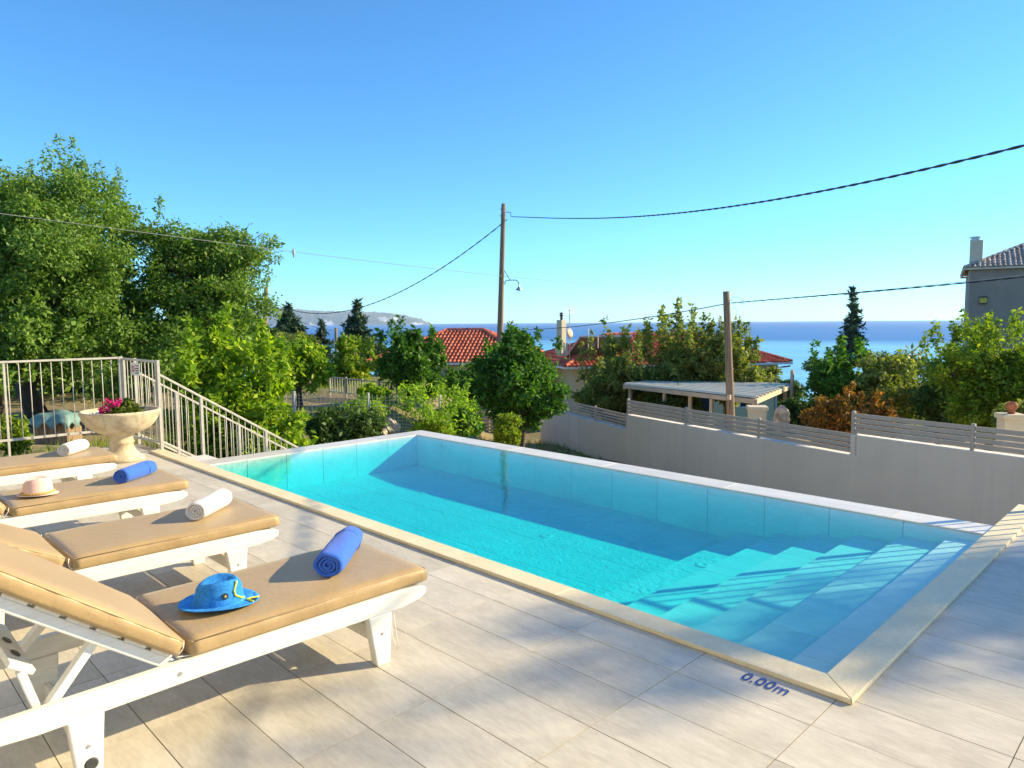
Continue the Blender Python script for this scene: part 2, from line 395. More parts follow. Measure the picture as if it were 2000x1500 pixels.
# ------------------------------------------------------------------ deck
TX, TY, XO, YO = .3015, .599, 2.96, .458
deck = MB().bx(-6, 2.945, -6, 10.08, -3.2, -.0035).bx(2.945, 3.05, 8.3, 10.08, -3.2, -.0035).bx(2.945, 7.1, -6, 1.03, -3.2, -.0035)
deck = deck.build('deck', M['grout']); tag(deck, kind='structure')
GAP = .0042
_tm = {}
def tile_mesh(w, l, mat, th=.012):
    k = (round(w, 4), round(l, 4), mat.name)
    if k not in _tm:
        b = MB().box((0, 0, -th/2), (w, l, th)); o = b.build('tile', mat); _tm[k] = o.data; bpy.data.objects.remove(o)
    return _tm[k]
def put_tile(x0, x1, y0, y1, parent, mat, z=0.0, g=GAP):
    o = bpy.data.objects.new('tile', tile_mesh(x1-x0-g, y1-y0-g, mat)); COL.objects.link(o); o.parent = parent
    o.location = ((x0+x1)/2, (y0+y1)/2, z + random.uniform(-.0006, .0006)); return o
rest = MB(); cand = []
for i in range(-30, 15):
    for j in range(-11, 18):
        x0, x1 = XO+i*TX, XO+(i+1)*TX; y0, y1 = YO+j*TY, YO+(j+1)*TY
        y1 = min(y1, 10.07)
        if y1-y0 < .03: continue
        if x0 < -5.9 or y0 < -5.9 or x1 > 7.1: continue
        if y0 > 1.0 and x0 >= 2.95: continue
        if y1 > 1.0 and x0 > 2.9 and y0 < 1.0: y1 = 1.02
        if y0 >= 1.0 and x1 > 2.93: x1 = 2.94
        cand.append((x0, x1, y0, y1))
def near_key(t):
    cx, cyy = (t[0]+t[1])/2, (t[2]+t[3])/2
    d = (cx*_fh[0]+cyy*_fh[1]); s = abs(cx*_r0[0]+cyy*_r0[1])
    return max(0, s-.76*max(d, 0)) * 6 + abs(d)*.25 + (50 if d < 0 else 0)
cand.sort(key=near_key)
for k, t in enumerate(cand):
    if k < 285: put_tile(*t, deck, M['tile'])
    else: rest.bx(t[0]+.002, t[1]-.002, t[2]+.002, t[3]-.002, -.012, 0)
tag(rest.build('tile', M['tile'], deck), kind='stuff')

# painted depth marking, flat print on the tiles
tc = bpy.data.curves.new('depth_marking', 'FONT'); tc.body = '0.00m'; tc.size = .088; tc.space_character = 1.05; tc.offset = .0012; tc.extrude = 0
to = bpy.data.objects.new('tmp_text', tc); COL.objects.link(to)
bpy.context.view_layer.update()
dg = bpy.context.evaluated_depsgraph_get(); tme = bpy.data.meshes.new_from_object(to.evaluated_get(dg)); bpy.data.objects.remove(to)
tme.materials.clear(); tme.materials.append(M['text_blue'])
mk = bpy.data.objects.new('depth_marking', tme); COL.objects.link(mk); mk.parent = deck
mk.scale = (.92, 1.2, 1); mk.location = (2.800, 1.425, .0042); mk.rotation_euler = (0, 0, -math.pi/2)
mk['label'] = 'blue painted marking reading 0.00m'

# ------------------------------------------------------------------ pool
PX0, PX1, PY0, PY1, FLZ, WZ = 3.06, 6.0, 1.15, 7.94, -.47, -.012
OX, OY = 6.30, 8.24
pool = empty('pool_basin', (PX0, PY0, -.5)); tag(pool, kind='structure')
def pool_part(mb, name, mat, **k):
    o = mb.build(name, mat, **k); o.parent = pool; o.matrix_parent_inverse = Matrix.Translation((-PX0, -PY0, .5)); return o
M['pool_grout'] = simple('pool_grout', (.22, .22, .2), scale=20, rough=.9)
shell = MB().bx(2.95, OX, 1.04, OY, -.9, FLZ-.012)
shell.bx(2.95, PX0-.012, 1.04, OY, FLZ-.012, -.001)            # near long wall
shell.bx(PX0-.012, OX, 1.04, PY0-.012, FLZ-.012, -.001)        # shallow end wall
shell.bx(PX1+.012, OX-.012, PY0-.012, OY-.012, FLZ-.012, -.014)      # overflow long wall
shell.bx(PX0-.012, PX1+.012, PY1+.012, OY-.012, FLZ-.012, -.014)     # overflow end wall
pool_part(shell, 'pool_shell', M['pool_grout'])
outer = MB().bx(OX-.002, OX+.04, 1.04, OY+.04, -3.3, -.03).bx(2.95, OX-.002, OY-.002, OY+.04, -3.3, -.03)
pool_part(outer, 'outer_wall', M['wall_grey'])
def pool_floor_mat():
    m = M['pool_tile'].copy(); m.name = 'pool_floor_tile_caustic_bump'; t = m.node_tree  # added bump relief stands in for sunlight caustics rippling over the floor tiles
    b = t.nodes['Principled BSDF']; g = t.nodes.new('ShaderNodeNewGeometry')
    n1 = t.nodes.new('ShaderNodeTexNoise'); n1.inputs['Scale'].default_value = 24; n1.inputs['Detail'].default_value = 1.0; n1.inputs['Distortion'].default_value = .8
    mp = t.nodes.new('ShaderNodeMapping'); mp.inputs['Scale'].default_value = (1.0, .75, 1); mp.inputs['Rotation'].default_value = (0, 0, .5)
    t.links.new(g.outputs['Position'], mp.inputs[0]); t.links.new(mp.outputs[0], n1.inputs['Vector'])
    bp = t.nodes.new('ShaderNodeBump'); bp.inputs['Strength'].default_value = 1.0; bp.inputs['Distance'].default_value = .011
    t.links.new(n1.outputs['Fac'], bp.inputs['Height']); t.links.new(bp.outputs[0], b.inputs['Normal'])
    return m
M['pool_floor'] = pool_floor_mat()
def pool_box(name, mat, x0, x1, y0, y1, z0, z1, bev=0):
    b = MB().bx(x0-(x0+x1)/2, x1-(x0+x1)/2, y0-(y0+y1)/2, y1-(y0+y1)/2, z0-z1, 0)
    o = b.build(name, mat, bevel=bev); o.parent = pool
    o.location = ((x0+x1)/2-PX0, (y0+y1)/2-PY0, z1+.5); return o
g = .003
STEP_D, NSTEP, RISE = .33, 6, .062
sy = [PY0 + .245 + STEP_D*k for k in range(NSTEP)]      # front edges of the treads
ye = sy[-1]
# floor tiles: the floor is dished, rising gently towards the two overflow walls
def zfl(x, y): return FLZ + .03*max(np.clip((x-5.44)/.56, 0, 1), np.clip((y-7.2)/.74, 0, 1))*np.clip((y-ye-.2)/1.2, 0, 1)
y = ye
while y < PY1-.02:
    y2 = min(y+.70, PY1); x = PX0; k = 0
    while x < PX1-.02:
        x2 = min(x+.56, PX1); cx_, cy2 = (x+x2)/2, (y+y2)/2
        cs = [(x+g, y+g), (x2-g, y+g), (x2-g, y2-g), (x+g, y2-g)]
        vv = [(a-cx_, b-cy2, zfl(a, b)-FLZ) for a, b in cs]
        o = MB().add(vv + [(a, b, c-.012) for a, b, c in vv], [(0, 1, 2, 3), (7, 6, 5, 4), (0, 4, 5, 1), (1, 5, 6, 2), (2, 6, 7, 3), (3, 7, 4, 0)]).build('tile', M['pool_floor'])
        o.parent = pool; o.location = (cx_-PX0, cy2-PY0, FLZ+.5); x = x2
    y = y2
# wall tiles
y = PY0
while y < PY1-.02:
    y2 = min(y+.5658, PY1)
    pool_box('tile', M['pool_tile'], PX1, PX1+.012, y+g, y2-g, FLZ, -.004)
    pool_box('tile', M['pool_tile'], PX0-.012, PX0, y+g, y2-g, FLZ, -.002); y = y2
x = PX0
while x < PX1-.02:
    x2 = min(x+.49, PX1)
    pool_box('tile', M['pool_tile'], x+g, x2-g, PY1, PY1+.012, FLZ, -.004)
    pool_box('tile', M['pool_tile'], x+g, x2-g, PY0-.012, PY0, FLZ, -.002); x = x2
# steps
for k in range(NSTEP):
    zt = -.012-.058-RISE*k; y0 = PY0 if k == 0 else sy[k-1]
    st = pool_box('step', M['pool_grout'], PX0, PX1, y0, sy[k]-.010, FLZ-.01, zt-.010)
    nt = 3; off = .37*(k % 3)
    xs = [PX0] + [x for x in np.arange(PX0-.98+off+.3, PX1, .98) if PX0+.08 < x < PX1-.08] + [PX1]
    for a, b in zip(xs[:-1], xs[1:]):
        pool_box('tile', M['pool_floor'] if k > 4 else M['pool_tile'], a+g*.7, b-g*.7, y0+.001, sy[k], zt-.010, zt)
        pool_box('tile', M['pool_tile'], a+g*.7, b-g*.7, sy[k]-.010, sy[k]-.0005, (FLZ if k == NSTEP-1 else zt-RISE), zt-.0105)
# round fittings in the floor
for (px, py, z) in ((829, 963, FLZ), (1067, 1047, FLZ), (1373, 1104, -.012-.058-RISE*5)):
    p = G(px, py, z); b = MB().lathe([(0, .004), (.022, .004), (.026, .007), (.04, .007), (.055, .004), (.062, .002), (.062, 0)], n=28)
    o = b.build('pool_fitting', M['pool_tile'], smooth=True); o.parent = pool; o.location = (p[0]-PX0, p[1]-PY0, z+.5)

# overflow edge tiles
def edge_piece(x0, x1, y0, y1):
    return pool_box('edge_tile', M['edge'], x0, x1, y0, y1, -.05, -.003, bev=.003)
y = PY0+.02; 
for y2 in (1.80, 3.25, 4.7, 6.13, OY):
    edge_piece(PX1+.0125, OX, y+.002, y2-.002); y = y2
x = PX0+.01
for x2 in (4.25, 5.45, PX1+.010):
    edge_piece(x+.002, x2-.002, PY1+.0125, OY); x = x2

# water body
def water_mat():
    t = NT('pool_water'); t.t.nodes.remove(t.b)
    v = t.pos((1, 1, 1)); n = t.noise(v, 9, 3, .5, .6); n2 = t.noise(v, 2.6, 2, .5)
    h = t.math('ADD', n, t.math('MULTIPLY', n2, 1.2))
    bp = t.n('ShaderNodeBump'); bp.inputs['Strength'].default_value = .13; bp.inputs['Distance'].default_value = .012; t.l(h, bp.inputs['Height'])
    fr = t.n('ShaderNodeFresnel'); fr.inputs['IOR'].default_value = 1.33; t.l(bp.outputs[0], fr.inputs['Normal'])
    gb = t.n('ShaderNodeNewGeometry'); fac = t.math('MULTIPLY', fr.outputs[0], t.math('SUBTRACT', 1.0, gb.outputs['Backfacing']))
    tr = t.n('ShaderNodeBsdfTransparent'); gl = t.n('ShaderNodeBsdfGlossy'); gl.inputs['Roughness'].default_value = .015
    t.l(bp.outputs[0], gl.inputs['Normal'])
    mx = t.n('ShaderNodeMixShader'); t.l(fac, mx.inputs[0]); t.l(tr.outputs[0], mx.inputs[1]); t.l(gl.outputs[0], mx.inputs[2])
    t.l(mx.outputs[0], t.out.inputs['Surface'])
    ab = t.n('ShaderNodeVolumeAbsorption'); ab.inputs['Color'].default_value = (.0, .966, .994, 1); ab.inputs['Density'].default_value = 1.95
    t.l(ab.outputs[0], t.out.inputs['Volume']); return t.m
M['water'] = water_mat()
wat = MB().bx(PX0-.006, PX1+.006, PY0-.006, PY1+.006, FLZ-.006, WZ).build('pool_water', M['water'])
tag(wat, kind='structure')

# coping stones
cop = empty('pool_coping', (2.915, .995, 0)); tag(cop, kind='structure')
CO, CI, CRO, CRI = 2.915, 3.066, .995, 1.156
def cop_piece(poly):
    cx = sum(p[0] for p in poly)/len(poly); cyy = sum(p[1] for p in poly)/len(poly)
    o = MB().prism([(x-cx, y-cyy) for x, y in poly], .0015, .024, 'z').build('coping_stone', M['coping'], bevel=.003)
    o.parent = cop; o.location = (cx-2.915, cyy-.995, 0)
q = .0012
cop_piece([(CO, CRO+.002), (CI, CRI+.002), (CI, 2.6-q), (CO, 2.6-q)])
y = 2.6
for y2 in (4.0, 5.4, 6.8, 8.2, 9.22):
    cop_piece([(CO, y+q), (CI, y+q), (CI, y2-q), (CO, y2-q)]); y = y2
cop_piece([(CO+.002, CRO), (4.2-q, CRO), (4.2-q, CRI), (CI+.002, CRI)])
x = 4.2
for x2 in (5.25, 6.3, 7.06):
    cop_piece([(x+q, CRO), (x2-q, CRO), (x2-q, CRI), (x+q, CRI)]); x = x2

# villa facade behind the loungers (behind the camera), pale render in full sun
villa = empty('villa', (-2.4, 3.0, 0)); tag(villa, 'pale rendered villa facade with shuttered doors standing behind the loungers', 'house', 'houses beyond the garden')
M['villa'] = simple('villa_render', (.74, .68, .58), (.69, .63, .53), scale=1.5, rough=.9, bump=.2)
M['shutter'] = simple('blue_grey_shutter', (.28, .33, .36), (.24, .29, .32), scale=6, rough=.6)
MB().bx(-3.4, 0, -9, 9.5, -.0, 6.4).build('wall', M['villa'], villa)
MB().bx(-3.8, .35, -9.4, 9.9, 6.4, 6.62).build('eaves', M['white_cap'], villa)
for yv in (-6.5, -3.0, .5, 4.0, 7.3):
    for z0, z1 in ((.02, 2.25), (3.5, 5.5)):
        fr0 = MB().bx(-.04, .05, yv-.75, yv+.75, z0, z1+.08).build('door_frame' if z0 < 1 else 'window_frame', M['white_cap'], villa)
        MB().bx(-.03, .058, yv-.68, yv+.68, z0+.04, z1).build('pane', M['glass'], fr0)
        for sgn in (-1, 1): MB().bx(.003, .045, yv+sgn*1.15-.37, yv+sgn*1.15+.37, z0+.02, z1+.05).build('shutter', M['shutter'], villa)
# stairs going down beyond the pool end, and the low ledge beside them
stairs = empty('staircase', (3.05, 9.25, 0)); tag(stairs, kind='structure')
for k in range(9):
    b = MB().bx(.28*k, .28*(k+1), 0, .82, -3.2, -.175*(k+.6))
    b.build('step', M['edge'], stairs)
MB().bx(.01, .5, -.92, -.12, -3.0, -.10).build('ledge', M['white_cap'], stairs)
# ------------------------------------------------------------------ sun loungers
def cushion_mesh(L, Wd, T, name, parent, loc, roty, seed):
    """stuffed rectangular pad with a welt line and slightly slack faces; x from 0 to L"""
    r = random.Random(seed); bm = bmesh.new(); nx, ny, nz = 34, 12, 4
    def P(i, j, k):
        u, v, w = i/nx, j/ny, k/nz
        x = u*L; y = (v-.5)*Wd; z = w*T
        return Vector((x, y, z))
    vid = {}
    def vert(i, j, k):
        if (i, j, k) in vid: return vid[(i, j, k)]
        p = P(i, j, k); e = .017 if k > 1 else .006
        c = Vector((min(max(p.x, e), L-e), min(max(p.y, -Wd/2+e), Wd/2-e), min(max(p.z, e), T-e)))
        d = p-c
        if d.length > 1e-9: p = c + d.normalized()*e
        if k == nz:
            u, v = i/nx, j/ny
            p.z += .007*math.sin(math.pi*u)**.5*math.sin(math.pi*v)**.6 if 0 < u < 1 and 0 < v < 1 else 0
            p.z += .0025*math.sin(9*u+seed)*math.sin(7*v+seed*2)
        if 0 < k < nz:
            if j in (0, ny): p.y += (1 if j else -1)*(.004+.003*math.sin(i*1.1+seed)*math.sin(i*.37+seed))
            if i in (0, nx): p.x += (1 if i else -1)*.004
        vid[(i, j, k)] = bm.verts.new(p); return vid[(i, j, k)]
    def face(a, b, c, d): bm.faces.new((a, b, c, d))
    for i in range(nx):
        for j in range(ny):
            face(vert(i, j, nz), vert(i+1, j, nz), vert(i+1, j+1, nz), vert(i, j+1, nz))
            face(vert(i, j+1, 0), vert(i+1, j+1, 0), vert(i+1, j, 0), vert(i, j, 0))
    for i in range(nx):
        for k in range(nz):
            face(vert(i, 0, k), vert(i+1, 0, k), vert(i+1, 0, k+1), vert(i, 0, k+1))
            face(vert(i, ny, k+1), vert(i+1, ny, k+1), vert(i+1, ny, k), vert(i, ny, k))
    for j in range(ny):
        for k in range(nz):
            face(vert(0, j, k+1), vert(0, j+1, k+1), vert(0, j+1, k), vert(0, j, k))
            face(vert(nx, j, k), vert(nx, j+1, k), vert(nx, j+1, k+1), vert(nx, j, k+1))
    me = bpy.data.meshes.new(name); bm.to_mesh(me); bm.free(); me.materials.append(M['cushion'])
    me.polygons.foreach_set('use_smooth', [True]*len(me.polygons))
    o = bpy.data.objects.new(name, me); COL.objects.link(o); o.parent = parent; o.location = loc; o.rotation_euler = (0, roty, 0)
    # piping along the upper long edges and ends
    e = .010; pts = []
    zz = T-.010
    loop = [(e, -Wd/2+.001), (L*.5, -Wd/2-.001), (L-e, -Wd/2+.001), (L-.001, -Wd/2+e), (L, 0), (L-.001, Wd/2-e), (L-e, Wd/2-.001), (L*.5, Wd/2+.001), (e, Wd/2-.001), (.001, Wd/2-e), (0, 0), (.001, -Wd/2+e), (e, -Wd/2+.001)]
    t = MB().tube([(x, y, zz) for x, y in loop], .0032, 6).build('piping', M['cushion'], o, smooth=True)
    return o

def wave_cord(parent, name, pts, r=.003):
    return MB().tube(pts, r, 6).build(name, M['cord'], parent, smooth=True)

def lounger(loc, ang, label, seed):
    root = empty('sun_lounger', loc); tag(root, label, 'sun lounger', 'white sun loungers in a row along the pool deck')
    ww = M['white_wood']
    prof = [(-.02, .262), (.0, .318), (1.0, .322), (1.9, .321), (2.015, .312), (2.038, .298), (2.036, .270), (2.0, .252), (1.90, .236), (1.0, .243), (.45, .236), (.30, .246), (.02, .250)]
    for sgn in (-1, 1):
        y = sgn*.312
        o = MB().prism(prof, y-.019, y+.019, 'y').build('side_rail', ww, root, bevel=.006)
        # legs: tapered, under the rail
        for k, poly in enumerate(([(1.712, .240), (1.838, .238), (1.822, 0), (1.752, 0)], [(.535, .243), (.648, .243), (.632, 0), (.560, 0)])):
            yl = sgn*.308
            leg = MB().prism(poly, yl-.024, yl+.024, 'y').build('leg', ww, root, bevel=.006)
            cx = sum(p[0] for p in poly)/4
            for (bx_, bz_, br) in (((cx, .15, .007),) if k == 0 else ((cx, .14, .007), (cx+.005, .075, .022))):
                MB().lathe([(0, .003), (br*.8, .003), (br, .001), (br, -.002)], n=14).build('bolt', M['dark'] if br > .01 else M['steel'], leg)
                b = leg.children[-1]; b.rotation_euler = (math.pi/2*(1 if sgn < 0 else -1), 0, 0); b.location = (bx_, yl+sgn*.0245, bz_)
        b = MB().lathe([(0, .003), (.007, .003), (.009, 0)], n=12).build('bolt', M['steel'], o)
        b.rotation_euler = (math.pi/2*(1 if sgn < 0 else -1), 0, 0); b.location = (.90, y+sgn*.0195, .283)
    for x in (1.99, 1.77, 1.55, 1.33, 1.11, .97):
        MB().box((x, 0, .296), (.075, .585, .018)).build('slat', ww, root, bevel=.003)
    MB().box((1.79, 0, .12), (.022, .57, .07)).build('stretcher', ww, root, bevel=.004)
    MB().box((.60, 0, .10), (.022, .57, .07)).build('stretcher', ww, root, bevel=.004)
    MB().box((.03, 0, .285), (.06, .585, .03)).build('stretcher', ww, root, bevel=.004)
    seat = cushion_mesh(1.105, .63, .069, 'seat_cushion', root, (.948, 0, .3205), 0, seed)
    ca, sa = math.cos(ang), math.sin(ang)
    hx, hz = .895, .298
    back = empty('back_frame', (0, 0, 0)); back.parent = root
    for sgn in (-1, 1):
        a = Vector((hx, sgn*.268, hz)); e = a + Vector((-ca, 0, sa))*.86
        MB().bar(a, e, .034, .042).build('back_rail', ww, back, bevel=.005)
    for k in range(8):
        c = Vector((hx, 0, hz)) + Vector((-ca, 0, sa))*(.07+.108*k) + Vector((sa, 0, ca))*.026
        Rm = Matrix.Rotation(ang, 3, 'Y')
        MB().box((0, 0, 0), (.085, .57, .012), Rm).build('slat', ww, back, bevel=.003, loc=c)
    # back cushion: local +x runs up the backrest
    base = Vector((hx, 0, hz)) + Vector((-ca, 0, sa))*.03 + Vector((sa, 0, ca))*.034
    bc = cushion_mesh(.84, .63, .068, 'back_cushion', root, base, 0, seed+3)
    bc.rotation_euler = (0, -ang, math.pi) if False else Matrix(((-ca, 0, sa), (0, -1, 0), (sa, 0, ca))).to_euler()
    # support frame that props the backrest
    pv = Vector((hx, 0, hz)) + Vector((-ca, 0, sa))*.30
    for sgn in (-1, 1):
        MB().bar((pv.x, sgn*.235, pv.z-.01), (.475, sgn*.262, .262), .03, .042, up=(0, 1, 0)).build('support_arm', ww, root, bevel=.004)
        MB().bar((.475, sgn*.240, .27), (.432, sgn*.235, .43), .026, .04, up=(0, 1, 0)).build('support_arm', ww, root, bevel=.004)
    sb = MB().box((0, 0, 0), (.085, .50, .02), Matrix.Rotation(rad(35), 3, 'Y')).build('support_board', ww, root, bevel=.004, loc=(.435, 0, .44))
    for yb in (-.12, .02):
        MB().lathe([(0, .002), (.012, .002), (.016, 0)], n=12).build('slot_shade', M['dark'], sb)  # dark disc on the board stands in for the shade inside a hole
        s_ = sb.children[-1]; s_.location = (0.007*1.0, yb, .0098); s_.rotation_euler = (0, rad(35), 0); s_.scale = (1, 2.0, 1)
    # tie cords
    r = random.Random(seed)
    for sgn in (-1, 1):
        wave_cord(root, 'tie_cord', [(.93, sgn*.292, .385), (.925, sgn*.298, .36), (.915+r.uniform(-.02, .02), sgn*.300, .335), (.95, sgn*.302, .327), (1.02, sgn*.303, .3265), (1.0, sgn*.306, .326)])
    if seed == 1:
        wave_cord(root, 'tie_cord', [(1.845, -.312, .24), (1.85, -.315, .18), (1.846, -.316, .11), (1.86, -.318, .07), (1.868, -.318, .035)], .0025)
        wave_cord(root, 'tie_cord', [(1.852, -.316, .24), (1.86, -.32, .16), (1.868, -.322, .10), (1.872, -.322, .045)], .0025)
    return root
GRP = 'white sun loungers in a row along the pool deck'
L1 = lounger((0, 2.975, 0), rad(37.2), 'white wooden sun lounger nearest the camera, holding a blue straw hat and blue towel', 1)
L2 = lounger((-.052, 4.365, 0), rad(28), 'white wooden sun lounger second from the camera, holding only a white towel', 2)
L3 = lounger((-.060, 5.80, 0), rad(30), 'white wooden sun lounger with tan cushions holding a pale pink hat and blue towel', 4)
L4 = lounger((-.095, 7.385, 0), rad(30), 'white wooden sun lounger farthest from the camera, white towel on it, beside the stone planter', 6)

# ------------------------------------------------------------------ rolled towels
def rolled(loc, ang, L, rx, rz, mat, label, seed):
    root = empty('rolled_towel', loc, ang); tag(root, label, 'towel', 'rolled towels on the loungers')
    r = random.Random(seed)
    # outer roll
    n, m = 40, 14; vs = []; fs = []
    for i in range(m+1):
        u = i/m; x = (u-.5)*L + .006*math.sin(4*seed)*u
        e = 1 - .10*max(0, abs(u-.5)*2-.8)/.2
        for j in range(n):
            a = 2*math.pi*j/n
            k = e*(1 + .03*math.sin(2*a+seed+u*2.5) + .022*math.sin(5*a+u*6+seed) + r.uniform(-.008, .008))
            z = rz + rz*k*math.sin(a)
            if z < .004: z = .004 + (z-.004)*.15
            vs.append((x, rx*k*math.cos(a)*1.0, max(z, .001)))
    for i in range(m):
        for j in range(n): fs.append((i*n+j, i*n+(j+1) % n, (i+1)*n+(j+1) % n, (i+1)*n+j))
    body = MB().add(vs, fs).build('towel_roll', mat, root, smooth=True)
    sol = body.modifiers.new('solid', 'SOLIDIFY'); sol.thickness = .010; sol.offset = -1
    # inner spiral layers, both ends
    S = []; turns = 3.0; ns = 90
    for q in range(ns+1):
        t = q/ns; a = 2*math.pi*turns*t + seed; k = (.08 + .80*t)*(1+.04*math.sin(5*a+seed))
        S.append((k*math.cos(a), k*math.sin(a)))
    vs = []; fs = []
    for x in (-L/2+.004, L/2-.004):
        for (cy_, cz_) in S: vs.append((x + r.uniform(-.001, .001), rx*.93*cy_, rz + rz*.93*cz_))
    for q in range(ns): fs.append((q, q+1, ns+1+q+1, ns+1+q))
    sp = MB().add(vs, fs).build('inner_roll', mat, root, smooth=True)
    so = sp.modifiers.new('solid', 'SOLIDIFY'); so.thickness = .011; so.offset = 0
    MB().tube([(L/2-.10, rx*1.0*math.cos(a), rz+rz*1.012*math.sin(a)) for a in np.linspace(0, 2*math.pi, 30)], .0022, 6).build('woven_band', mat, root, smooth=True) if mat is M['towel_blue'] else None
    return root
ZT = .396
rolled((1.795, 3.01, ZT-.002), rad(44.5), .46, .070, .060, M['towel_blue'], 'rolled blue towel on the nearest lounger, behind the blue hat', 1)
rolled((1.715, 4.385, ZT-.002), rad(42), .37, .063, .057, M['towel_white'], 'rolled white towel on the second lounger from the camera', 2)
rolled((1.725, 5.795, ZT-.002), rad(39), .37, .062, .055, M['towel_blue'], 'rolled blue towel on the lounger with the pale pink hat', 3)
rolled((1.685, 7.385, ZT-.002), rad(48), .33, .061, .055, M['towel_white'], 'rolled white towel on the farthest lounger, near the stone planter', 4)

# ------------------------------------------------------------------ hats
def hat(loc, ang, label, mat, bandmat, a, b, ca_, cb_, H, brimlift, deco=None, pinch=.35):
    root = empty('sun_hat', loc, ang); tag(root, label, 'hat', 'straw hats left on the loungers')
    n = 56
    def brim(rho, th):
        x, y = (ca_+(a-ca_)*rho)*math.cos(th), (cb_+(b-cb_)*rho)*math.sin(th)
        up = brimlift*(abs(math.sin(th))**2)*rho**1.6 - .010*math.cos(th)*rho*.5 + .010
        return (x, y, max(up + .004, .003))
    rings = []
    for rho in (1.0, .86, .7, .5, .3, .12, 0): rings.append([brim(rho, 2*math.pi*j/n) for j in range(n)])
    # crown with a teardrop crease
    for t in (.04, .12, .3, .5, .7, .86, .96, 1.0):
        ring = []
        for j in range(n):
            th = 2*math.pi*j/n
            s = 1 - .13*t - (.16*max(0, t-.80)/.20)
            front = max(0, math.cos(th)); pin = 1 - pinch*.55*(t**1.5)*(front**2)*(abs(math.sin(th))**.5)
            zt = H*t*(1 - .20*t*t*(1-abs(math.sin(th))**.8) + .05*math.cos(th)*t)
            ring.append((ca_*s*math.cos(th), cb_*s*pin*math.sin(th), .014 + zt))
        rings.append(ring)
    for (s2, dz, ys) in ((.84, -.004, .74), (.66, -.022, .52), (.45, -.036, .42), (.2, -.041, .4), (.04, -.042, .4)):
        ring = []
        for j in range(n):
            th = 2*math.pi*j/n
            ring.append((ca_*.71*s2*math.cos(th), cb_*s2*ys*.95*math.sin(th), .014 + H*(.97 - .16*s2*(1-abs(math.sin(th))**.8)) + dz*(H/.11)))
        rings.append(ring)
    vs = [p for R in rings for p in R]; fs = []
    for i in range(len(rings)-1):
        for j in range(n): fs.append((i*n+j, i*n+(j+1) % n, (i+1)*n+(j+1) % n, (i+1)*n+j))
    fs.append(tuple((len(rings)-1)*n+j for j in range(n)))
    o = MB().add(vs, fs).build('hat_body', mat, root, smooth=True)
    sd = o.modifiers.new('solid', 'SOLIDIFY'); sd.thickness = .003
    def onside(th, t, out=.0025):
        s = 1-.13*t; front = max(0, math.cos(th)); pin = 1 - pinch*.55*(t**1.5)*(front**2)*(abs(math.sin(th))**.5)
        return Vector(((ca_*s+out)*math.cos(th), (cb_*s*pin+out)*math.sin(th), .014+H*t*(1-.20*t*t*(1-abs(math.sin(th))**.8)+.05*math.cos(th)*t)))
    if bandmat:
        for ph in (0, 1):
            pts = [onside(2*math.pi*k/70, .10, .004+.003*math.sin(k*1.6+ph*3.14)) + Vector((0, 0, .005*math.cos(k*1.6+ph*3.14))) for k in range(71)]
            MB().tube(pts, .005, 6).build('braided_band', bandmat, root, smooth=True)
    if deco: deco(root, onside, brim)
    return root
def weave(name, c, c2):
    t = NT(name); v = t.coord(); w = t.n('ShaderNodeTexWave'); w.inputs['Scale'].default_value = 140; w.inputs['Distortion'].default_value = 1.5; w.bands_direction = 'Z'; t.l(v, w.inputs['Vector'])
    n = t.noise(v, 90, 3, .6); n2 = t.noise(v, 14, 3)
    f = t.math('ADD', t.math('MULTIPLY', n, .6), t.math('MULTIPLY', n2, .4))
    t.col(t.ramp(f, [(.35, c2), (.62, c)])); t.rough(.95); t.b.inputs['Specular IOR Level'].default_value = .15; t.bump(t.math('ADD', w.outputs['Fac'], n), 0.5, .003); return t.m
M['hat_blue'] = weave('blue_woven_straw', (.06, .36, .86), (.02, .18, .58))
M['hat_pink'] = weave('pale_pink_woven_straw', (.88, .69, .64), (.80, .54, .48))
M['hat_yellow'] = simple('yellow_stitching', (.65, .66, .05), scale=50, rough=.8)
M['hat_dark'] = simple('dark_stitching', (.01, .04, .06), scale=50, rough=.8)
def deco_blue(root, onside, brim):
    pts = [onside(rad(-38), .92), onside(rad(-52), .55), onside(rad(-50), .35), onside(rad(-30), .14), onside(rad(-18), .10)]
    MB().tube(pts, .0045, 6).build('yellow_stitching', M['hat_yellow'], root, smooth=True)
    c = onside(rad(-76), .42, .003); nrm = Vector((c.x, c.y, 0)).normalized()
    q = nrm.to_track_quat('Z', 'Y')
    e = MB().lathe([(0, .0015), (.010, .0015), (.013, .0005), (.014, -.001)], n=14).build('round_badge', M['hat_dark'], root); e.rotation_euler = q.to_euler(); e.location = c
    e2 = MB().lathe([(0, .0035), (.004, .003), (.006, .001)], n=10).build('badge_stud', M['straw'], e)
    for (t0, t1) in ((-22, -8), (-8, -25)):
        pass
    pts = [Vector(brim(r_, rad(t_))) + Vector((0, 0, .003)) for r_, t_ in ((.98, -6), (.55, -10), (.25, -22), (.6, -28), (.96, -33))]
    MB().tube(pts, .0035, 6).build('yellow_stitching', M['hat_yellow'], root, smooth=True)
    vs = [Vector(brim(r_, rad(t_))) + Vector((0, 0, .0022)) for r_, t_ in ((.97, -9), (.55, -12), (.40, -20), (.7, -26), (.97, -28))]
    MB().add(vs, [(0, 1, 2, 3, 4)]).build('dark_patch', M['hat_dark'], root)
hat((1.160, 2.912, ZT-.001), rad(-22), 'bright blue straw fedora with yellow zigzag stitching on the nearest lounger', M['hat_blue'], None, .158, .132, .098, .080, .098, .010, deco_blue)
hat((1.075, 5.715, ZT-.001), rad(-12), 'pale pink straw hat with golden braided band on the third lounger', M['hat_pink'], M['straw'], .122, .106, .092, .080, .112, .004, None)
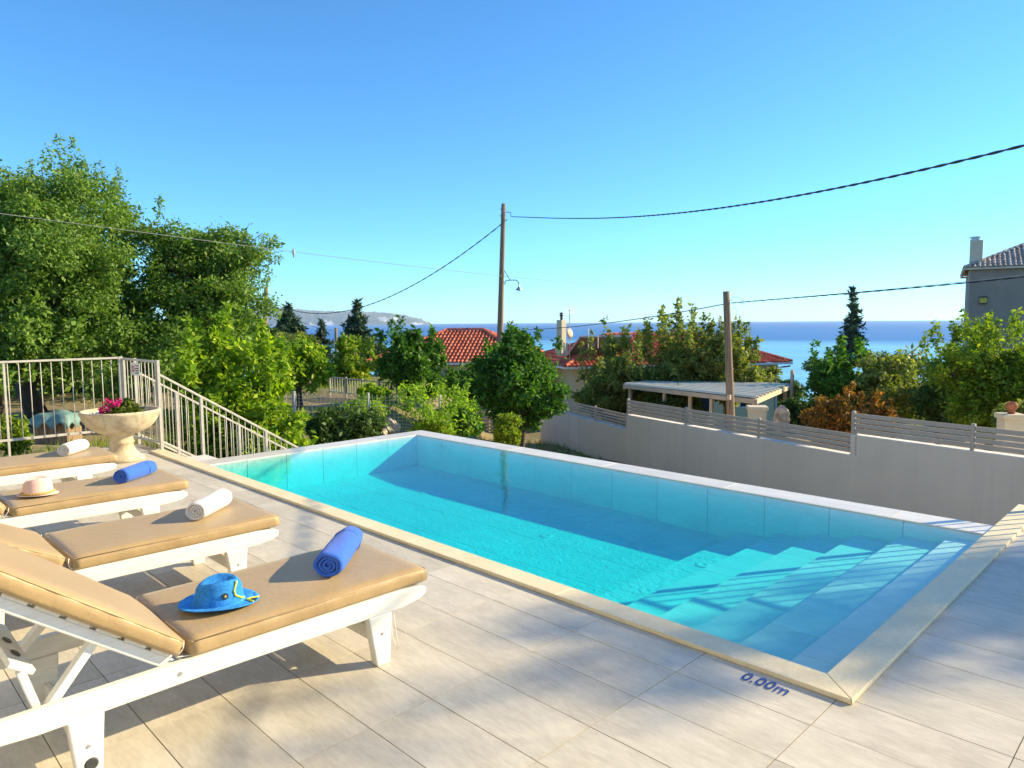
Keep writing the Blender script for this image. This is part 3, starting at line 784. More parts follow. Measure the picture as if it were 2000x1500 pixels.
# ------------------------------------------------------------------ stone planter and flowers
PLX, PLY = 2.53, 8.95
pl = empty('stone_planter', (PLX, PLY, 0)); tag(pl, 'weathered stone urn planter with wide bowl, standing by the gate at the deck end', 'planter')
MB().lathe([(.0, 0), (.225, 0), (.232, .012), (.228, .035), (.205, .05), (.175, .075), (.145, .11), (.125, .15), (.120, .19), (.128, .20), (.132, .215), (.122, .235), (.118, .27), (.130, .295), (.150, .312), (0, .312)], n=40).build('pedestal', M['planter'], pl, smooth=True)
MB().lathe([(0, .30), (.13, .302), (.20, .318), (.28, .358), (.345, .415), (.388, .48), (.405, .54), (.418, .555), (.418, .578), (.405, .586), (.385, .582), (.372, .55), (.35, .50), (0, .49)], n=48).build('bowl', M['planter'], pl, smooth=True)
MB().lathe([(0, .535), (.2, .532), (.362, .525)], n=32).build('soil', M['soil'], pl, smooth=True)
peb = MB(); rr = random.Random(3)
for k in range(70):
    a = rr.uniform(2.0, 4.2); r_ = rr.uniform(.12, .34); s = rr.uniform(.014, .03)
    peb.box((r_*math.cos(a), r_*math.sin(a), .545), (s*1.5, s, s), Matrix.Rotation(rr.uniform(0, 3), 3, 'Z') @ Matrix.Rotation(rr.uniform(-.5, .5), 3, 'X'))
tag(peb.build('pebbles', M['white_cap'], pl, bevel=.004), kind='stuff')

def leaf_cloud(n, size, aspect, pts_fn, up=.35, sun_bias=0.0, rng=RNG, fold=.25):
    """n leaf quads (folded diamonds) with positions/outward directions from pts_fn(n) -> P (n,3), N (n,3)"""
    P, Nn = pts_fn(n); n = len(P)
    A = rng.normal(size=(n, 3)); A = A + Nn*.7; A[:, 2] += up; A /= np.linalg.norm(A, axis=1)[:, None]      # leaf normal
    T = rng.normal(size=(n, 3)) + Nn*.8; T[:, 2] -= .15
    T -= A*(T*A).sum(1)[:, None]; T /= np.linalg.norm(T, axis=1)[:, None]+1e-9
    B = np.cross(A, T); L = size*np.clip(rng.lognormal(-.05, .32, n), .4, 1.8)[:, None]; w = L*aspect*rng.uniform(.8, 1.2, n)[:, None]
    V = np.empty((n, 4, 3)); V[:, 0] = P; V[:, 1] = P + T*L*.45 + B*w*.5 - A*fold*w*.4; V[:, 2] = P + T*L - A*L*.12; V[:, 3] = P + T*L*.45 - B*w*.5 - A*fold*w*.4
    return V.reshape(-1, 3), np.arange(n*4).reshape(n, 4)

def clump_points(clumps, rng=RNG, shell=.5):
    C = np.array([c[0] for c in clumps]); R = np.array([c[1] for c in clumps]); Wt = np.array([c[2] for c in clumps])
    if R.ndim == 1: R = np.stack([R]*3, 1)
    Wt = Wt/Wt.sum()
    def fn(n):
        k = rng.choice(len(C), size=n, p=Wt); d = rng.normal(size=(n, 3)); d /= np.linalg.norm(d, axis=1)[:, None]
        r = (shell + (1-shell)*rng.random(n))[:, None]*np.clip(rng.normal(1, .16, n), .4, 1.5)[:, None]
        return C[k] + d*R[k]*r, d
    return fn

LEAF = {
 'oak': leaf_mat('oak_foliage', [(.15, (0.074, 0.134, 0.025)), (.5, (0.141, 0.246, 0.047)), (.75, (0.215, 0.334, 0.066)), (.95, (0.323, 0.396, 0.105))], .35),
 'lemon': leaf_mat('lemon_foliage', [(.15, (0.075, 0.156, 0.015)), (.5, (0.188, 0.312, 0.022)), (.78, (0.375, 0.488, 0.031)), (.97, (0.600, 0.575, 0.050))], .4),
 'orange': leaf_mat('orange_tree_foliage', [(.15, (0.031, 0.088, 0.018)), (.5, (0.062, 0.163, 0.022)), (.8, (0.119, 0.263, 0.030)), (.97, (0.213, 0.350, 0.044))], .32),
 'dark': leaf_mat('dark_shrub_foliage', [(.15, (0.031, 0.062, 0.019)), (.5, (0.062, 0.119, 0.027)), (.85, (0.112, 0.188, 0.044))], .28),
 'yellowgreen': leaf_mat('yellow_green_foliage', [(.15, (.075, .135, .016)), (.45, (.155, .25, .02)), (.75, (.29, .36, .03)), (.95, (.44, .38, .04))], .36),
 'young': leaf_mat('young_tree_foliage', [(.2, (0.125, 0.225, 0.025)), (.6, (0.250, 0.400, 0.037)), (.9, (0.400, 0.525, 0.062))], .42),
 'olive': leaf_mat('olive_green_foliage', [(.12, (0.075, 0.112, 0.027)), (.45, (0.163, 0.213, 0.050)), (.75, (0.312, 0.325, 0.088)), (.95, (0.475, 0.362, 0.112))], .35),
 'conifer': leaf_mat('conifer_foliage', [(.2, (0.027, 0.062, 0.040)), (.6, (0.056, 0.106, 0.062)), (.9, (0.100, 0.150, 0.075))], .1),
 'redshrub': leaf_mat('red_tipped_foliage', [(.12, (.07, .06, .015)), (.42, (.18, .11, .025)), (.68, (.38, .16, .03)), (.92, (.55, .12, .06))], .35),
 'geranium': leaf_mat('geranium_foliage', [(.2, (.05, .09, .015)), (.6, (.12, .17, .03)), (.92, (.25, .22, .04)), (1., (.4, .12, .03))], .3),
 'petal': leaf_mat('magenta_petals', [(.2, (.45, .01, .16)), (.6, (.62, .015, .26)), (.95, (.7, .06, .36))], .3, .6),
}
ger = empty('geranium_plant', (PLX-.02, PLY-.05, .53)); tag(ger, 'pink flowering geranium growing in the stone urn planter', 'potted plant')
fn = clump_points([((.02, 0, .06), (.16, .12, .07), 3), ((.13, .03, .05), (.12, .1, .06), 2), ((-.05, -.05, .05), (.1, .1, .06), 1.5), ((.08, .0, .13), (.05, .05, .04), .6)])
V, Fq = leaf_cloud(900, .042, .95, fn); np_obj('foliage', V, Fq, LEAF['geranium'], ger)
for (cx, cyy, cz, r_) in ((-.15, -.05, .10, .042), (-.10, 0, .155, .05), (-.02, -.04, .165, .045), (-.17, .02, .075, .04), (-.06, -.09, .13, .036)):
    fn = clump_points([((cx, cyy, cz), (r_, r_, r_*.7), 1)], shell=.7)
    V, Fq = leaf_cloud(46, .024, .9, fn); h = np_obj('flower_head', V, Fq, LEAF['petal'], ger)
    MB().tube([(cx*.4, cyy*.4, .0), (cx*.8, cyy*.8, cz*.6), (cx, cyy, cz)], .003, 5).build('stem', LEAF['geranium'], ger)

# ------------------------------------------------------------------ railings and gate
mc = M['metal_cream']
FY = 10.03
fl = empty('metal_railing', (2.87, FY, 0)); tag(fl, 'cream metal railing with upright bars across the far left deck edge', 'railing')
x_end = -2.6
MB().bx(x_end-2.87, .0, -.018, .018, 1.125, 1.15).build('top_rail', mc, fl, bevel=.003)
MB().bx(x_end-2.87, .0, -.014, .014, .205, .235).build('bottom_rail', mc, fl, bevel=.003)
bal = MB().tube([(0, 0, .236), (0, 0, 1.124)], .0055, 8).build('baluster', mc, fl, smooth=True)
k = 0
xs = np.arange(2.87-.109, x_end, -.1095)
for i, x in enumerate(xs):
    if i == 0: bal.location = (x-2.87, 0, 0)
    else: link_copy(bal, fl, (x-2.87, 0, 0))
for x in (2.87, 1.63, .2, -1.2, x_end):
    w = .024 if x == 2.87 else .012
    MB().bx(x-2.87-w, x-2.87+w, -w, w, 0 if x != 2.87 else 0, 1.152).build('post', mc, fl, bevel=.003)
def gate_pt(t, z): return (2.90+(3.035-2.90)*t, FY-.03 + (9.235-FY+.03)*t, z)
gt = empty('metal_gate', (2.90, FY-.03, 0)); tag(gt, 'cream metal gate with upright bars at the top of the stairs', 'gate')
def gp(t, z): p = gate_pt(t, z); return (p[0]-2.90, p[1]-(FY-.03), p[2])
fr_ = MB().bar(gp(0, 1.125), gp(1, 1.105), .022, .028).bar(gp(0, .13), gp(1, .115), .022, .028).bar(gp(.0, .12), gp(.0, 1.13), .028, .028).bar(gp(1, .11), gp(1, 1.11), .028, .028)
fr_.build('gate_frame', mc, gt, bevel=.003)
for k in range(1, 9):
    t = k/9; MB().tube([gp(t, .13), gp(t, 1.11)], .0055, 8).build('baluster', mc, gt, smooth=True)
sg = empty('safety_sign', (2.90, FY-.03, 0)); tag(sg, 'small white sign with red emblem fixed to the gate bars', 'sign')
def sp_(t, z, o): p = gp(t, z); return (p[0]-o*.98, p[1]-o*.17, p[2])
plate = MB().add([sp_(.27, 1.085, .016), sp_(.55, 1.08, .016), sp_(.55, .92, .016), sp_(.27, .925, .016), sp_(.27, 1.085, .019), sp_(.55, 1.08, .019), sp_(.55, .92, .019), sp_(.27, .925, .019)],
   [(0, 1, 2, 3), (7, 6, 5, 4), (0, 4, 5, 1), (1, 5, 6, 2), (2, 6, 7, 3), (3, 7, 4, 0)]).build('plate', M['sign'], sg)
emb = MB(); cz = 1.005
ring = [(.345 + .045*math.cos(a), cz + .042*math.sin(a)) for a in np.linspace(0, 2*math.pi, 25)]
ring2 = [(.345 + .027*math.cos(a), cz + .026*math.sin(a)) for a in np.linspace(0, 2*math.pi, 25)]
emb.add([sp_(t, z, .0205) for t, z in ring+ring2], [(i, i+1, 26+i, 25+i) for i in range(24)]).add([sp_(t, z, .0206) for t, z in ((.322, 1.030), (.332, 1.038), (.368, .98), (.358, .972))], [(0, 1, 2, 3)])
emb.build('emblem', M['red'], sg)
ln = MB()
for z in (1.045, 1.012, .985, .955): ln.add([sp_(t, zz, .0205) for t, zz in ((.41, z+.006), (.53, z+.006), (.53, z-.006), (.41, z-.006))], [(0, 1, 2, 3)])
ln.build('print_lines', M['dark'], sg)

def stair_rail(Y, label, x0=3.05, n=30, post=True):
    r = empty('stair_railing', (x0, Y, 0)); tag(r, label, 'railing', 'railings down the garden stairs')
    sl = -.633; L_ = 2.75
    MB().bar((0, 0, .955), (L_, 0, .955+sl*L_), .024, .026).build('top_rail', mc, r, bevel=.003)
    MB().bar((0, 0, .125), (L_, 0, .125+sl*L_), .02, .026).build('bottom_rail', mc, r, bevel=.003)
    b0 = MB().tube([(0, 0, .125), (0, 0, .95)], .0055, 8).build('baluster', mc, r, smooth=True); b0.location = (.06, 0, .06*sl)
    for k in range(1, n): link_copy(b0, r, (.06+.0835*k, 0, (.06+.0835*k)*sl))
    for x in (0, .50, 1.35, 2.2): MB().bx(x-.017, x+.017, -.017, .017, (-.05 if x == 0 else -.25)+sl*x, (1.125 if x == 0 else .95)+sl*x).build('post', mc, r, bevel=.003)
    return r
stair_rail(9.21, 'cream metal stair railing descending beside the pool end, nearest the pool')
stair_rail(10.06, 'cream metal stair railing on the far side of the garden stairs, seen through the gate')

# railing along the deck's right-hand side, off to the right of the frame
rr_ = empty('metal_railing', (7.0, .98, 0)); tag(rr_, 'cream metal railing along the right deck edge casting bar shadows over the pool steps', 'railing')
HR = 1.35
MB().bx(-.018, .018, -4.4, 0, HR-.03, HR).build('top_rail', mc, rr_, bevel=.003)
MB().bx(-.014, .014, -4.4, 0, .11, .14).build('bottom_rail', mc, rr_, bevel=.003)
b0 = MB().tube([(0, 0, .14), (0, 0, HR-.03)], .009, 8).build('baluster', mc, rr_, smooth=True); b0.location = (0, -.1, 0)
for k in range(1, 39): link_copy(b0, rr_, (0, -.1-.11*k, 0))
for y in (-.02, -1.32, -2.75, -4.4): MB().bx(-.022, .022, y-.022, y+.022, 0, HR).build('post', mc, rr_, bevel=.003)

# ------------------------------------------------------------------ boundary wall with slat screens
wg = M['wall_grey']
def wall_section(a, b, ztop, label, posts, nsl, slat_h, gap, ptop, name='boundary_wall'):
    a, b = Vector((*a, 0)), Vector((*b, 0)); d = (b-a); L_ = d.length; d.normalize(); ang = math.atan2(d.y, d.x)
    w = empty(name, (a.x, a.y, 0), ang); tag(w, label, 'wall', 'stepped grey boundary wall')
    # local x along the wall, camera on the +y side
    side = 1
    MB().bx(0, L_, -.22, 0, -4.4, ztop-.03).build('wall_body', wg, w)
    MB().bx(0, L_, -.222, .002, ztop-.03, ztop).build('wall_cap', M['white_cap'], w)
    return w, ang, L_
def slat_fence(a, b, ztop, label, plist, nsl, slat_h, gap, y0=-.03):
    a_, b_ = Vector((*a, 0)), Vector((*b, 0)); d = (b_-a_); L_ = d.length; d.normalize(); ang = math.atan2(d.y, d.x)
    f = empty('slat_fence', (a_.x, a_.y, ztop), ang); tag(f, label, 'fence', 'grey slat screens on the boundary wall')
    H = .045 + nsl*slat_h + (nsl-1)*gap
    for t in plist: MB().bx(t*L_-.035, t*L_+.035, y0-.035, y0+.03, 0, H+.045).build('post', M['metal_grey'], f, bevel=.004)
    for t0, t1 in zip(plist[:-1], plist[1:]):
        for k in range(nsl):
            z0 = .045 + k*(slat_h+gap)
            MB().bx(t0*L_+.037, t1*L_-.037, y0-.012, y0+.012, z0, z0+slat_h).build('slat', M['metal_grey'], f)
    return f
A0, A1 = (14.30, -1.6), (15.765, 5.60)
B0, B1 = (15.745, 5.50), (17.97, 13.06)
C0, C1 = (17.955, 13.0), (20.75, 19.3)
# going away from the camera the local +y side faces the pool
wall_section(A0, A1, -.89, 'tallest step of the grey boundary wall, at the right beyond the pool', None, 4, .09, .02, 0)
wall_section(B0, B1, -1.335, 'middle step of the grey boundary wall beyond the pool', None, 4, .09, .02, 0)
wall_section(C0, C1, -1.80, 'lowest step of the grey boundary wall, beneath the big orange tree', None, 5, .06, .03, 0)
slat_fence(A0, A1, -.889, 'grey slat screen on the tallest wall step at the right', [.02, .36, .676, .995], 4, .088, .020)
slat_fence(B0, B1, -1.334, 'grey slat screen on the middle wall step, in front of the carport', [.0, .335, .665, .995], 4, .086, .022)
slat_fence(C0, C1, -1.799, 'grey open slat screen on the lowest wall step by the orange tree', [.012, .32, .66, .99], 5, .058, .032)
p0, p1 = W(1012, 822, 28.0), W(870, 815, 31.5)
slat_fence(p0[:2], p1[:2], -3.0, 'grey slat garden gate under the big orange tree', [0, .38, .75, 1], 6, .09, .05)
# ------------------------------------------------------------------ utility poles and cables
def pole(pt_top, px_bot, py_bot, D, r0, r1, label, zb=None, name='utility_pole'):
    a = Vector(W(*pt_top, D)); b = Vector(W(px_bot, py_bot, D)); dz = (b-a)/(a.z-b.z)
    zb = gxy(b.x, b.y)-.3 if zb is None else zb
    base = a + dz*(a.z-zb)
    o = empty(name, base); tag(o, label, 'utility pole', 'utility poles with overhead cables')
    t = a-base; n = 14
    MB().tube([t*(i/n) for i in range(n+1)], [r0+(r1-r0)*i/n for i in range(n+1)], 14).build('shaft', M['pole'], o, smooth=True)
    return o, base, a
P1, P1b, P1t = pole((983.5, 398), 977, 640, 28.0, .155, .082, 'tall weathered timber pole with small street lamp, behind the orange tree')
P2, P2b, P2t = pole((1418.5, 569), 1427, 806, 20.0, .125, .090, 'shorter timber pole standing behind the slat screen at the carport')
P3, P3b, P3t = pole((520, 560), 518, 640, 46.0, .16, .13, 'far timber pole at the edge of the left tree group')
P4, P4b, P4t = pole((656, 640), 656, 690, 62.0, .13, .12, 'distant pale pole standing alone before the sea')
P5, P5b, P5t = pole((551, 612), 550, 640, 52.0, .15, .13, 'distant short timber pole in front of a dark conifer')
def rel(o, p): return Vector(p) - o.location
# lamp arm and shade on the tall pole (parts)
a = Vector(W(986, 556, 28.0)); q1 = Vector(W(987, 549, 28)); q2 = Vector(W(996, 547, 27.9)); q3 = Vector(W(1008, 547, 27.8)); q4 = Vector(W(1012.5, 551, 27.8)); q5 = Vector(W(1013.5, 556, 27.8))
MB().tube([rel(P1, p) for p in (a, q1, q2, q3, q4, q5)], .018, 6).build('lamp_arm', M['dark'], P1, smooth=True)
MB().bar(rel(P1, W(985, 528, 28)), rel(P1, W(996, 547, 27.9)), .02).build('lamp_brace', M['dark'], P1)
ls = MB().lathe([(.02, 0), (.03, -.06), (.05, -.10), (.10, -.16), (.15, -.21), (.145, -.215), (.05, -.15), (0, -.12)], n=20).build('lamp_shade', M['steel'], P1, smooth=True); ls.location = rel(P1, q5)
lb = MB().lathe([(0, 0), (.03, -.02), (.035, -.05), (.02, -.08), (0, -.09)], n=12).build('lamp_bulb', M['bulb'], ls, smooth=True); lb.location = (0, 0, -.17)
br = MB().tube([rel(P1, W(988, 414, 28)), rel(P1, W(998, 415, 27.9)), rel(P1, W(997.5, 422, 27.9))], .015, 6).build('cable_bracket', M['dark'], P1)
MB().bar(rel(P1, W(977, 408.5, 28)), rel(P1, W(988, 408.5, 28)), .03).build('bolt', M['dark'], P1)
MB().bar(rel(P1, W(976, 421.5, 28)), rel(P1, W(988, 421.5, 28)), .03).build('bolt', M['dark'], P1)

def plan_curve(A, B, pix, n=60, ext=0.0):
    """cable hanging in the vertical plane through A and B, passing the given heights"""
    A, B = np.array(A), np.array(B); ts = []; zs = []
    for px, py in pix:
        lo, hi = -.2, 1.4
        f = lambda t: proj([*(A[:2]+(B[:2]-A[:2])*t), CAM_H])[0]-px
        flo = f(lo)
        for _ in range(50):
            mid = (lo+hi)/2
            if (f(mid) > 0) == (flo > 0): lo = mid
            else: hi = mid
        t = (lo+hi)/2; p = A[:2]+(B[:2]-A[:2])*t
        D = p.dot(_fh[:2]); ts.append(t); zs.append(W(px, py, D)[2])
    deg = min(len(pix)-1, 3); c = np.polyfit(ts, zs, deg)
    tt = np.linspace(min(ts), max(ts)+ext, n)
    return [(*(A[:2]+(B[:2]-A[:2])*t), float(np.polyval(c, t))) for t in tt]
def cable(label, A, B, pix, r, mat, twist=0, ext=0.0):
    pts = plan_curve(A, B, pix, 90, ext); o = None
    if twist:
        mb = MB(); P = [Vector(p) for p in pts]
        fine = []
        for i in range(len(P)-1):
            for k in range(6): fine.append(P[i].lerp(P[i+1], k/6))
        L_ = 0; phs = []
        for i, p in enumerate(fine):
            if i: L_ += (p-fine[i-1]).length
            phs.append(L_)
        side = (P[-1]-P[0]); side.z = 0; side = side.normalized().cross(Vector((0, 0, 1)))
        for s in (0, math.pi):
            mb.tube([p + (side*math.cos(l*twist+s) + Vector((0, 0, 1))*math.sin(l*twist+s))*r*.55 for p, l in zip(fine, phs)], r*.6, 5)
        o = mb.build('overhead_cable', mat, smooth=True, fix=False)
    else: o = MB().tube(pts, r, 6).build('overhead_cable', mat, smooth=True)
    tag(o, label, 'cable', 'overhead cables between the poles'); return pts
cable('thick twisted black cable rising from the tall pole to the top right', W(1000, 423, 28), W(2150, 236, 7.0), [(1000, 423), (1060, 426), (1150, 426.5), (1250, 422), (1400, 407), (1500, 390), (1620, 369), (1720, 349), (1850, 320), (2000, 281), (2150, 236)], .0155, M['cable'], twist=13, ext=.30)
cable('black cable sagging from the tall pole down to the left', W(992, 431, 28), W(521, 582, 46), [(992, 431), (975, 441), (930, 476), (890, 506), (840, 540), (790, 568), (740, 590), (700, 601), (660, 608), (620, 611), (580, 609), (550, 601), (521, 584)], .022, M['cable'], twist=6)
thin = cable('thin pale wire crossing from the left trees to the shorter pole', W(-160, 395, 11), W(1413, 570, 20), [(-160, 395), (0, 417), (150, 432), (300, 452), (440, 473), (575, 492), (700, 509), (850, 527), (980, 540), (1100, 549), (1250, 560), (1413, 570)], .005, M['cable_grey'])
cable('black cable from the shorter pole to the right past the grey house', W(1427, 592, 20), W(2150, 523, 11), [(1427, 592), (1560, 581), (1700, 569.5), (1850, 556), (2000, 540), (2150, 523)], .013, M['cable'], twist=10, ext=.6)
cable('second thin cable just above the black one at the right', W(1427, 590, 20), W(2150, 519, 11), [(1450, 589.5), (1560, 580), (1700, 568), (1850, 553.5), (2000, 536.5), (2150, 519)], .006, M['cable_grey'], ext=.6)
cable('dark cable sagging from the shorter pole to the red roofed house', W(1414, 593, 20), W(1030, 644, 34), [(1414, 593), (1380, 601), (1320, 612), (1250, 622), (1180, 631), (1120, 638), (1060, 643), (1000, 645)], .014, M['cable'])
cable('thin drop wire from the far left pole toward the distant pole', W(521, 585, 46), W(656, 645, 62), [(521, 585), (560, 612), (600, 633), (630, 643), (656, 645)], .02, M['cable'])
lp = Vector(W(1427, 590, 20))
o = MB().tube([W(1426, 588, 20), W(1432, 580, 20), W(1442, 580, 20), W(1451, 588, 20), W(1455, 592, 20), W(1448, 593, 20)], .007, 6).build('cable_loop', M['dark'], P2, smooth=True); o.matrix_parent_inverse = Matrix.Translation(-P2.location)
o = MB().tube([W(1428, 601, 20), W(1437, 602, 20), W(1440, 610, 20), W(1436, 622, 20), W(1429, 632, 20), W(1428, 760, 20)], .005, 6).build('cable_loop', M['dark'], P2, smooth=True); o.matrix_parent_inverse = Matrix.Translation(-P2.location)
mbx = MB(); c = Vector(W(1424, 776, 19.85)); mbx.box((0, 0, 0), (.09, .09, .14)); o = mbx.build('meter_box', M['canopy_frame'], P2, bevel=.008); o.location = c - P2.location
# small insulator hanging on the thin wire
ip = min(thin, key=lambda p: abs(proj(p)[0]-575)); ins = empty('wire_insulator', ip); tag(ins, 'small dark spindle insulator hanging on the thin wire against the sky', 'insulator')
MB().lathe([(0, .07), (.012, .06), (.018, .03), (.028, .015), (.018, 0), (.03, -.02), (.02, -.05), (.008, -.11), (0, -.12)], n=12).build('insulator_body', M['cable_grey'], ins, smooth=True)

# ------------------------------------------------------------------ tiled roofs
def roof_face(mb, under, P0, P1, Q0, Q1, pitch=.21, course=.34, r=.062):
    """barrel tiles over a sloping quad: eave P0->P1, ridge Q0->Q1"""
    P0, P1, Q0, Q1 = map(Vector, (P0, P1, Q0, Q1))
    e = (P1-P0).normalized(); mid = (Q0+Q1)/2-(P0+P1)/2; s = (mid - e*mid.dot(e)); S = s.length; s.normalize(); n = e.cross(s)
    if n.z < 0: n = -n
    under.add([P0, P1, Q1, Q0], [(0, 1, 2, 3)])
    rows = int(S/course)+1
    q0e, q1e = (Q0-P0).dot(e), (Q1-P0).dot(e); Lp = (P1-P0).length
    for k in range(rows):
        v0, v1 = k*course-.04, min((k+1)*course+.03, S)
        t = (k+.5)*course/S
        lo, hi = q0e*t, Lp+(q1e-Lp)*t
        c = math.ceil(lo/pitch)
        while c*pitch < hi:
            u = c*pitch; jit = random.uniform(-.008, .008); lift = .02+random.uniform(0, .008)
            vs = []
            for v, rr, lf in ((v0, r*1.1, lift+.035), (v1, r*.9, lift)):
                for a in (0, 45, 90, 135, 180):
                    vs.append(P0 + e*(u+jit+rr*math.cos(rad(a))) + s*v + n*(lf-.03+rr*math.sin(rad(a))*.9))
            mb.add(vs, [(i, i+1, i+6, i+5) for i in range(4)] + [(4, 3, 2, 1, 0)])
            c += 1
def ridge_tiles(mb, A, B, r=.085, step=.36):
    A, B = Vector(A), Vector(B); d = B-A; L_ = d.length; d.normalize(); sd = d.cross(Vector((0, 0, 1))).normalized(); up = sd.cross(d)
    k = 0
    while k*step < L_-.05:
        vs = []
        for v, rr in ((k*step, r*1.12), (min((k+1)*step+.05, L_), r*.88)):
            for a in (-10, 40, 90, 140, 190): vs.append(A + d*v + sd*rr*math.cos(rad(a)) + up*(rr*math.sin(rad(a))+.03))
        mb.add(vs, [(i, i+1, i+6, i+5) for i in range(4)] + [(4, 3, 2, 1, 0)]); k += 1

def hip_house(N, Ld, Rd, eave, rise, zb, over, wallmat, roofmat, label, ridge_in=None, name='house', fascia=None):
    """N near corner (x,y) of the eaves rectangle, Ld/Rd edge vectors going left and right"""
    N = Vector((*N, 0)); Ld, Rd = Vector((*Ld, 0)), Vector((*Rd, 0))
    root = empty(name, (N.x, N.y, zb)); tag(root, label, 'house', 'houses beyond the garden')
    z = eave - zb
    c = [Vector((0, 0, z)), Vector((0, 0, z))+Rd, Vector((0, 0, z))+Rd+Ld, Vector((0, 0, z))+Ld]     # near, right, far, left
    lu, ru = Ld.normalized(), Rd.normalized()
    long_is_L = Ld.length >= Rd.length
    if long_is_L:
        h = Rd.length/2 if ridge_in is None else ridge_in; A = Rd/2 + lu*h + Vector((0, 0, z+rise)); B = Rd/2 + Ld - lu*h + Vector((0, 0, z+rise))
        faces = [(c[3], c[0], B, A), (c[0], c[1], A, A), (c[1], c[2], A, B), (c[2], c[3], B, B)]
        hips = [(c[0], A), (c[1], A), (c[2], B), (c[3], B), (A, B)]
    else:
        h = Ld.length/2 if ridge_in is None else ridge_in; A = Ld/2 + ru*h + Vector((0, 0, z+rise)); B = Ld/2 + Rd - ru*h + Vector((0, 0, z+rise))
        faces = [(c[3], c[0], A, A), (c[0], c[1], A, B), (c[1], c[2], B, B), (c[2], c[3], B, A)]
        hips = [(c[0], A), (c[3], A), (c[1], B), (c[2], B), (A, B)]
    mb, un = MB(), MB()
    for f in faces: roof_face(mb, un, *f)
    for hh in hips: ridge_tiles(mb, *hh)
    roof = un.build('roof', roofmat, root)
    tag(mb.build('roof_tiles', roofmat, roof, fix=False), kind='stuff')
    # walls inset under the eaves
    w = [c[0]+(lu+ru)*over, c[1]+(lu-ru)*over, c[2]-(lu+ru)*over, c[3]+(ru-lu)*over]
    P = [Vector((p.x, p.y, 0)) for p in w] + [Vector((p.x, p.y, z-.10)) for p in w]
    wl = MB().add(P, [(0, 1, 5, 4), (1, 2, 6, 5), (2, 3, 7, 6), (3, 0, 4, 7), (4, 5, 6, 7)]).build('wall', wallmat, root)
    ev = MB()
    for a, b in ((c[0], c[1]), (c[1], c[2]), (c[2], c[3]), (c[3], c[0])): ev.bar(a-Vector((0, 0, .07)), b-Vector((0, 0, .07)), .10, .10)
    ev.build('eaves', fascia or M['white_cap'], root)
    return root, c, w, (A, B)
def wpt(px, py, D): p = W(px, py, D); return Vector(p)
# house 1: left red roof
n1 = wpt(1040, 706, 34.5); _d1 = Vector((FWD[0], FWD[1], 0)).normalized(); _s1 = Vector((RGT[0], RGT[1], 0)).normalized()
l1 = n1 + (_d1*.208 - _s1*.978)*8.6; r1_ = n1 + (_d1*.978 + _s1*.208)*6.6
H1, c1, w1, rg1 = hip_house((n1.x, n1.y), (l1-n1).xy, (r1_-n1).xy, -.42, 1.56, -4.2, .55, M['cream'], M['roof_red'], 'cream house with red hipped roof between the two orange trees')
def wall_window(root, w, i, j, t, z0, z1, wd, name='window', zb=None):
    a, b = w[i], w[j]; d = (b-a); L_ = d.length; d.normalize(); nrm = Vector((d.y, -d.x, 0)); p = a + d*(t*L_)
    ang = math.atan2(d.y, d.x)
    f = MB().bx(-wd/2-.06, wd/2+.06, -.05, .05, z0-.06, z1+.06).build(name, M['white_cap'], root); f.location = (p.x, p.y, 0); f.rotation_euler = (0, 0, ang)
    MB().bx(-wd/2, wd/2, -.054, .054, z0, z1).build('pane', M['glass'], f); return f
wall_window(H1, w1, 3, 0, .55, 1.2, 2.6, 1.3); wall_window(H1, w1, 3, 0, .25, 1.2, 2.6, 1.3); wall_window(H1, w1, 0, 1, .5, 1.2, 2.6, 1.2)
# house 2: long red roof behind the loquat hedge
n2 = wpt(1105, 716, 32.5); r2_ = wpt(1547, 709, 35.0); ang2 = math.atan2((r2_-n2).y, (r2_-n2).x)
Rd2 = (r2_-n2).xy; Ld2 = Vector((-math.sin(ang2), math.cos(ang2)))*7.6
H2, c2, w2, rg2 = hip_house((n2.x, n2.y), Ld2, Rd2, -.50, 1.35, -4.2, .55, M['cream'], M['roof_red'], 'long cream house with red hipped roof, solar panels and chimney behind the hedge', ridge_in=3.4)
wall_window(H2, w2, 0, 1, .3, 1.2, 2.6, 1.3); wall_window(H2, w2, 0, 1, .6, 1.2, 2.6, 1.3); wall_window(H2, w2, 0, 1, .86, 1.5, 2.7, .9)
MB().bar(Vector((w2[1].x+.06, w2[1].y, 0)), Vector((w2[1].x+.06, w2[1].y, w2[1].z-.1)), .12).build('corner_pillar', M['white_cap'], H2)
dp = MB().tube([Vector((c2[1].x, c2[1].y, c2[1].z-.15))*1 + (w2[1]-c2[1])*t + Vector((0, 0, -.12*t-.05)) for t in (0.1, .5, .9)] + [Vector((w2[1].x, w2[1].y, .3))], .04, 8).build('downpipe', M['steel'], H2)
def local(o, px, py, D): return wpt(px, py, D) - o.location
# chimney
cp = local(H2, 1096.5, 686, 33.2); top = local(H2, 1096.5, 625, 33.2)
ch = MB().box((cp.x, cp.y, (cp.z+top.z)/2-.1), (.30, .33, top.z-cp.z+.2), Matrix.Rotation(ang2+.5, 3, 'Z')).build('chimney', M['cream_pale'], H2, bevel=.01)
MB().box((cp.x, cp.y, cp.z+.15), (.42, .42, .5), Matrix.Rotation(ang2+.5, 3, 'Z')).build('chimney_base', M['cream_pale'], H2, bevel=.01)
cw = MB().lathe([(.06, 0), (.06, .18), (.11, .20), (.11, .22), (.05, .25), (.09, .30), (.09, .33), (0, .36)], n=14).build('cowl', M['dark'], ch, smooth=True); cw.location = (top.x, top.y, top.z)
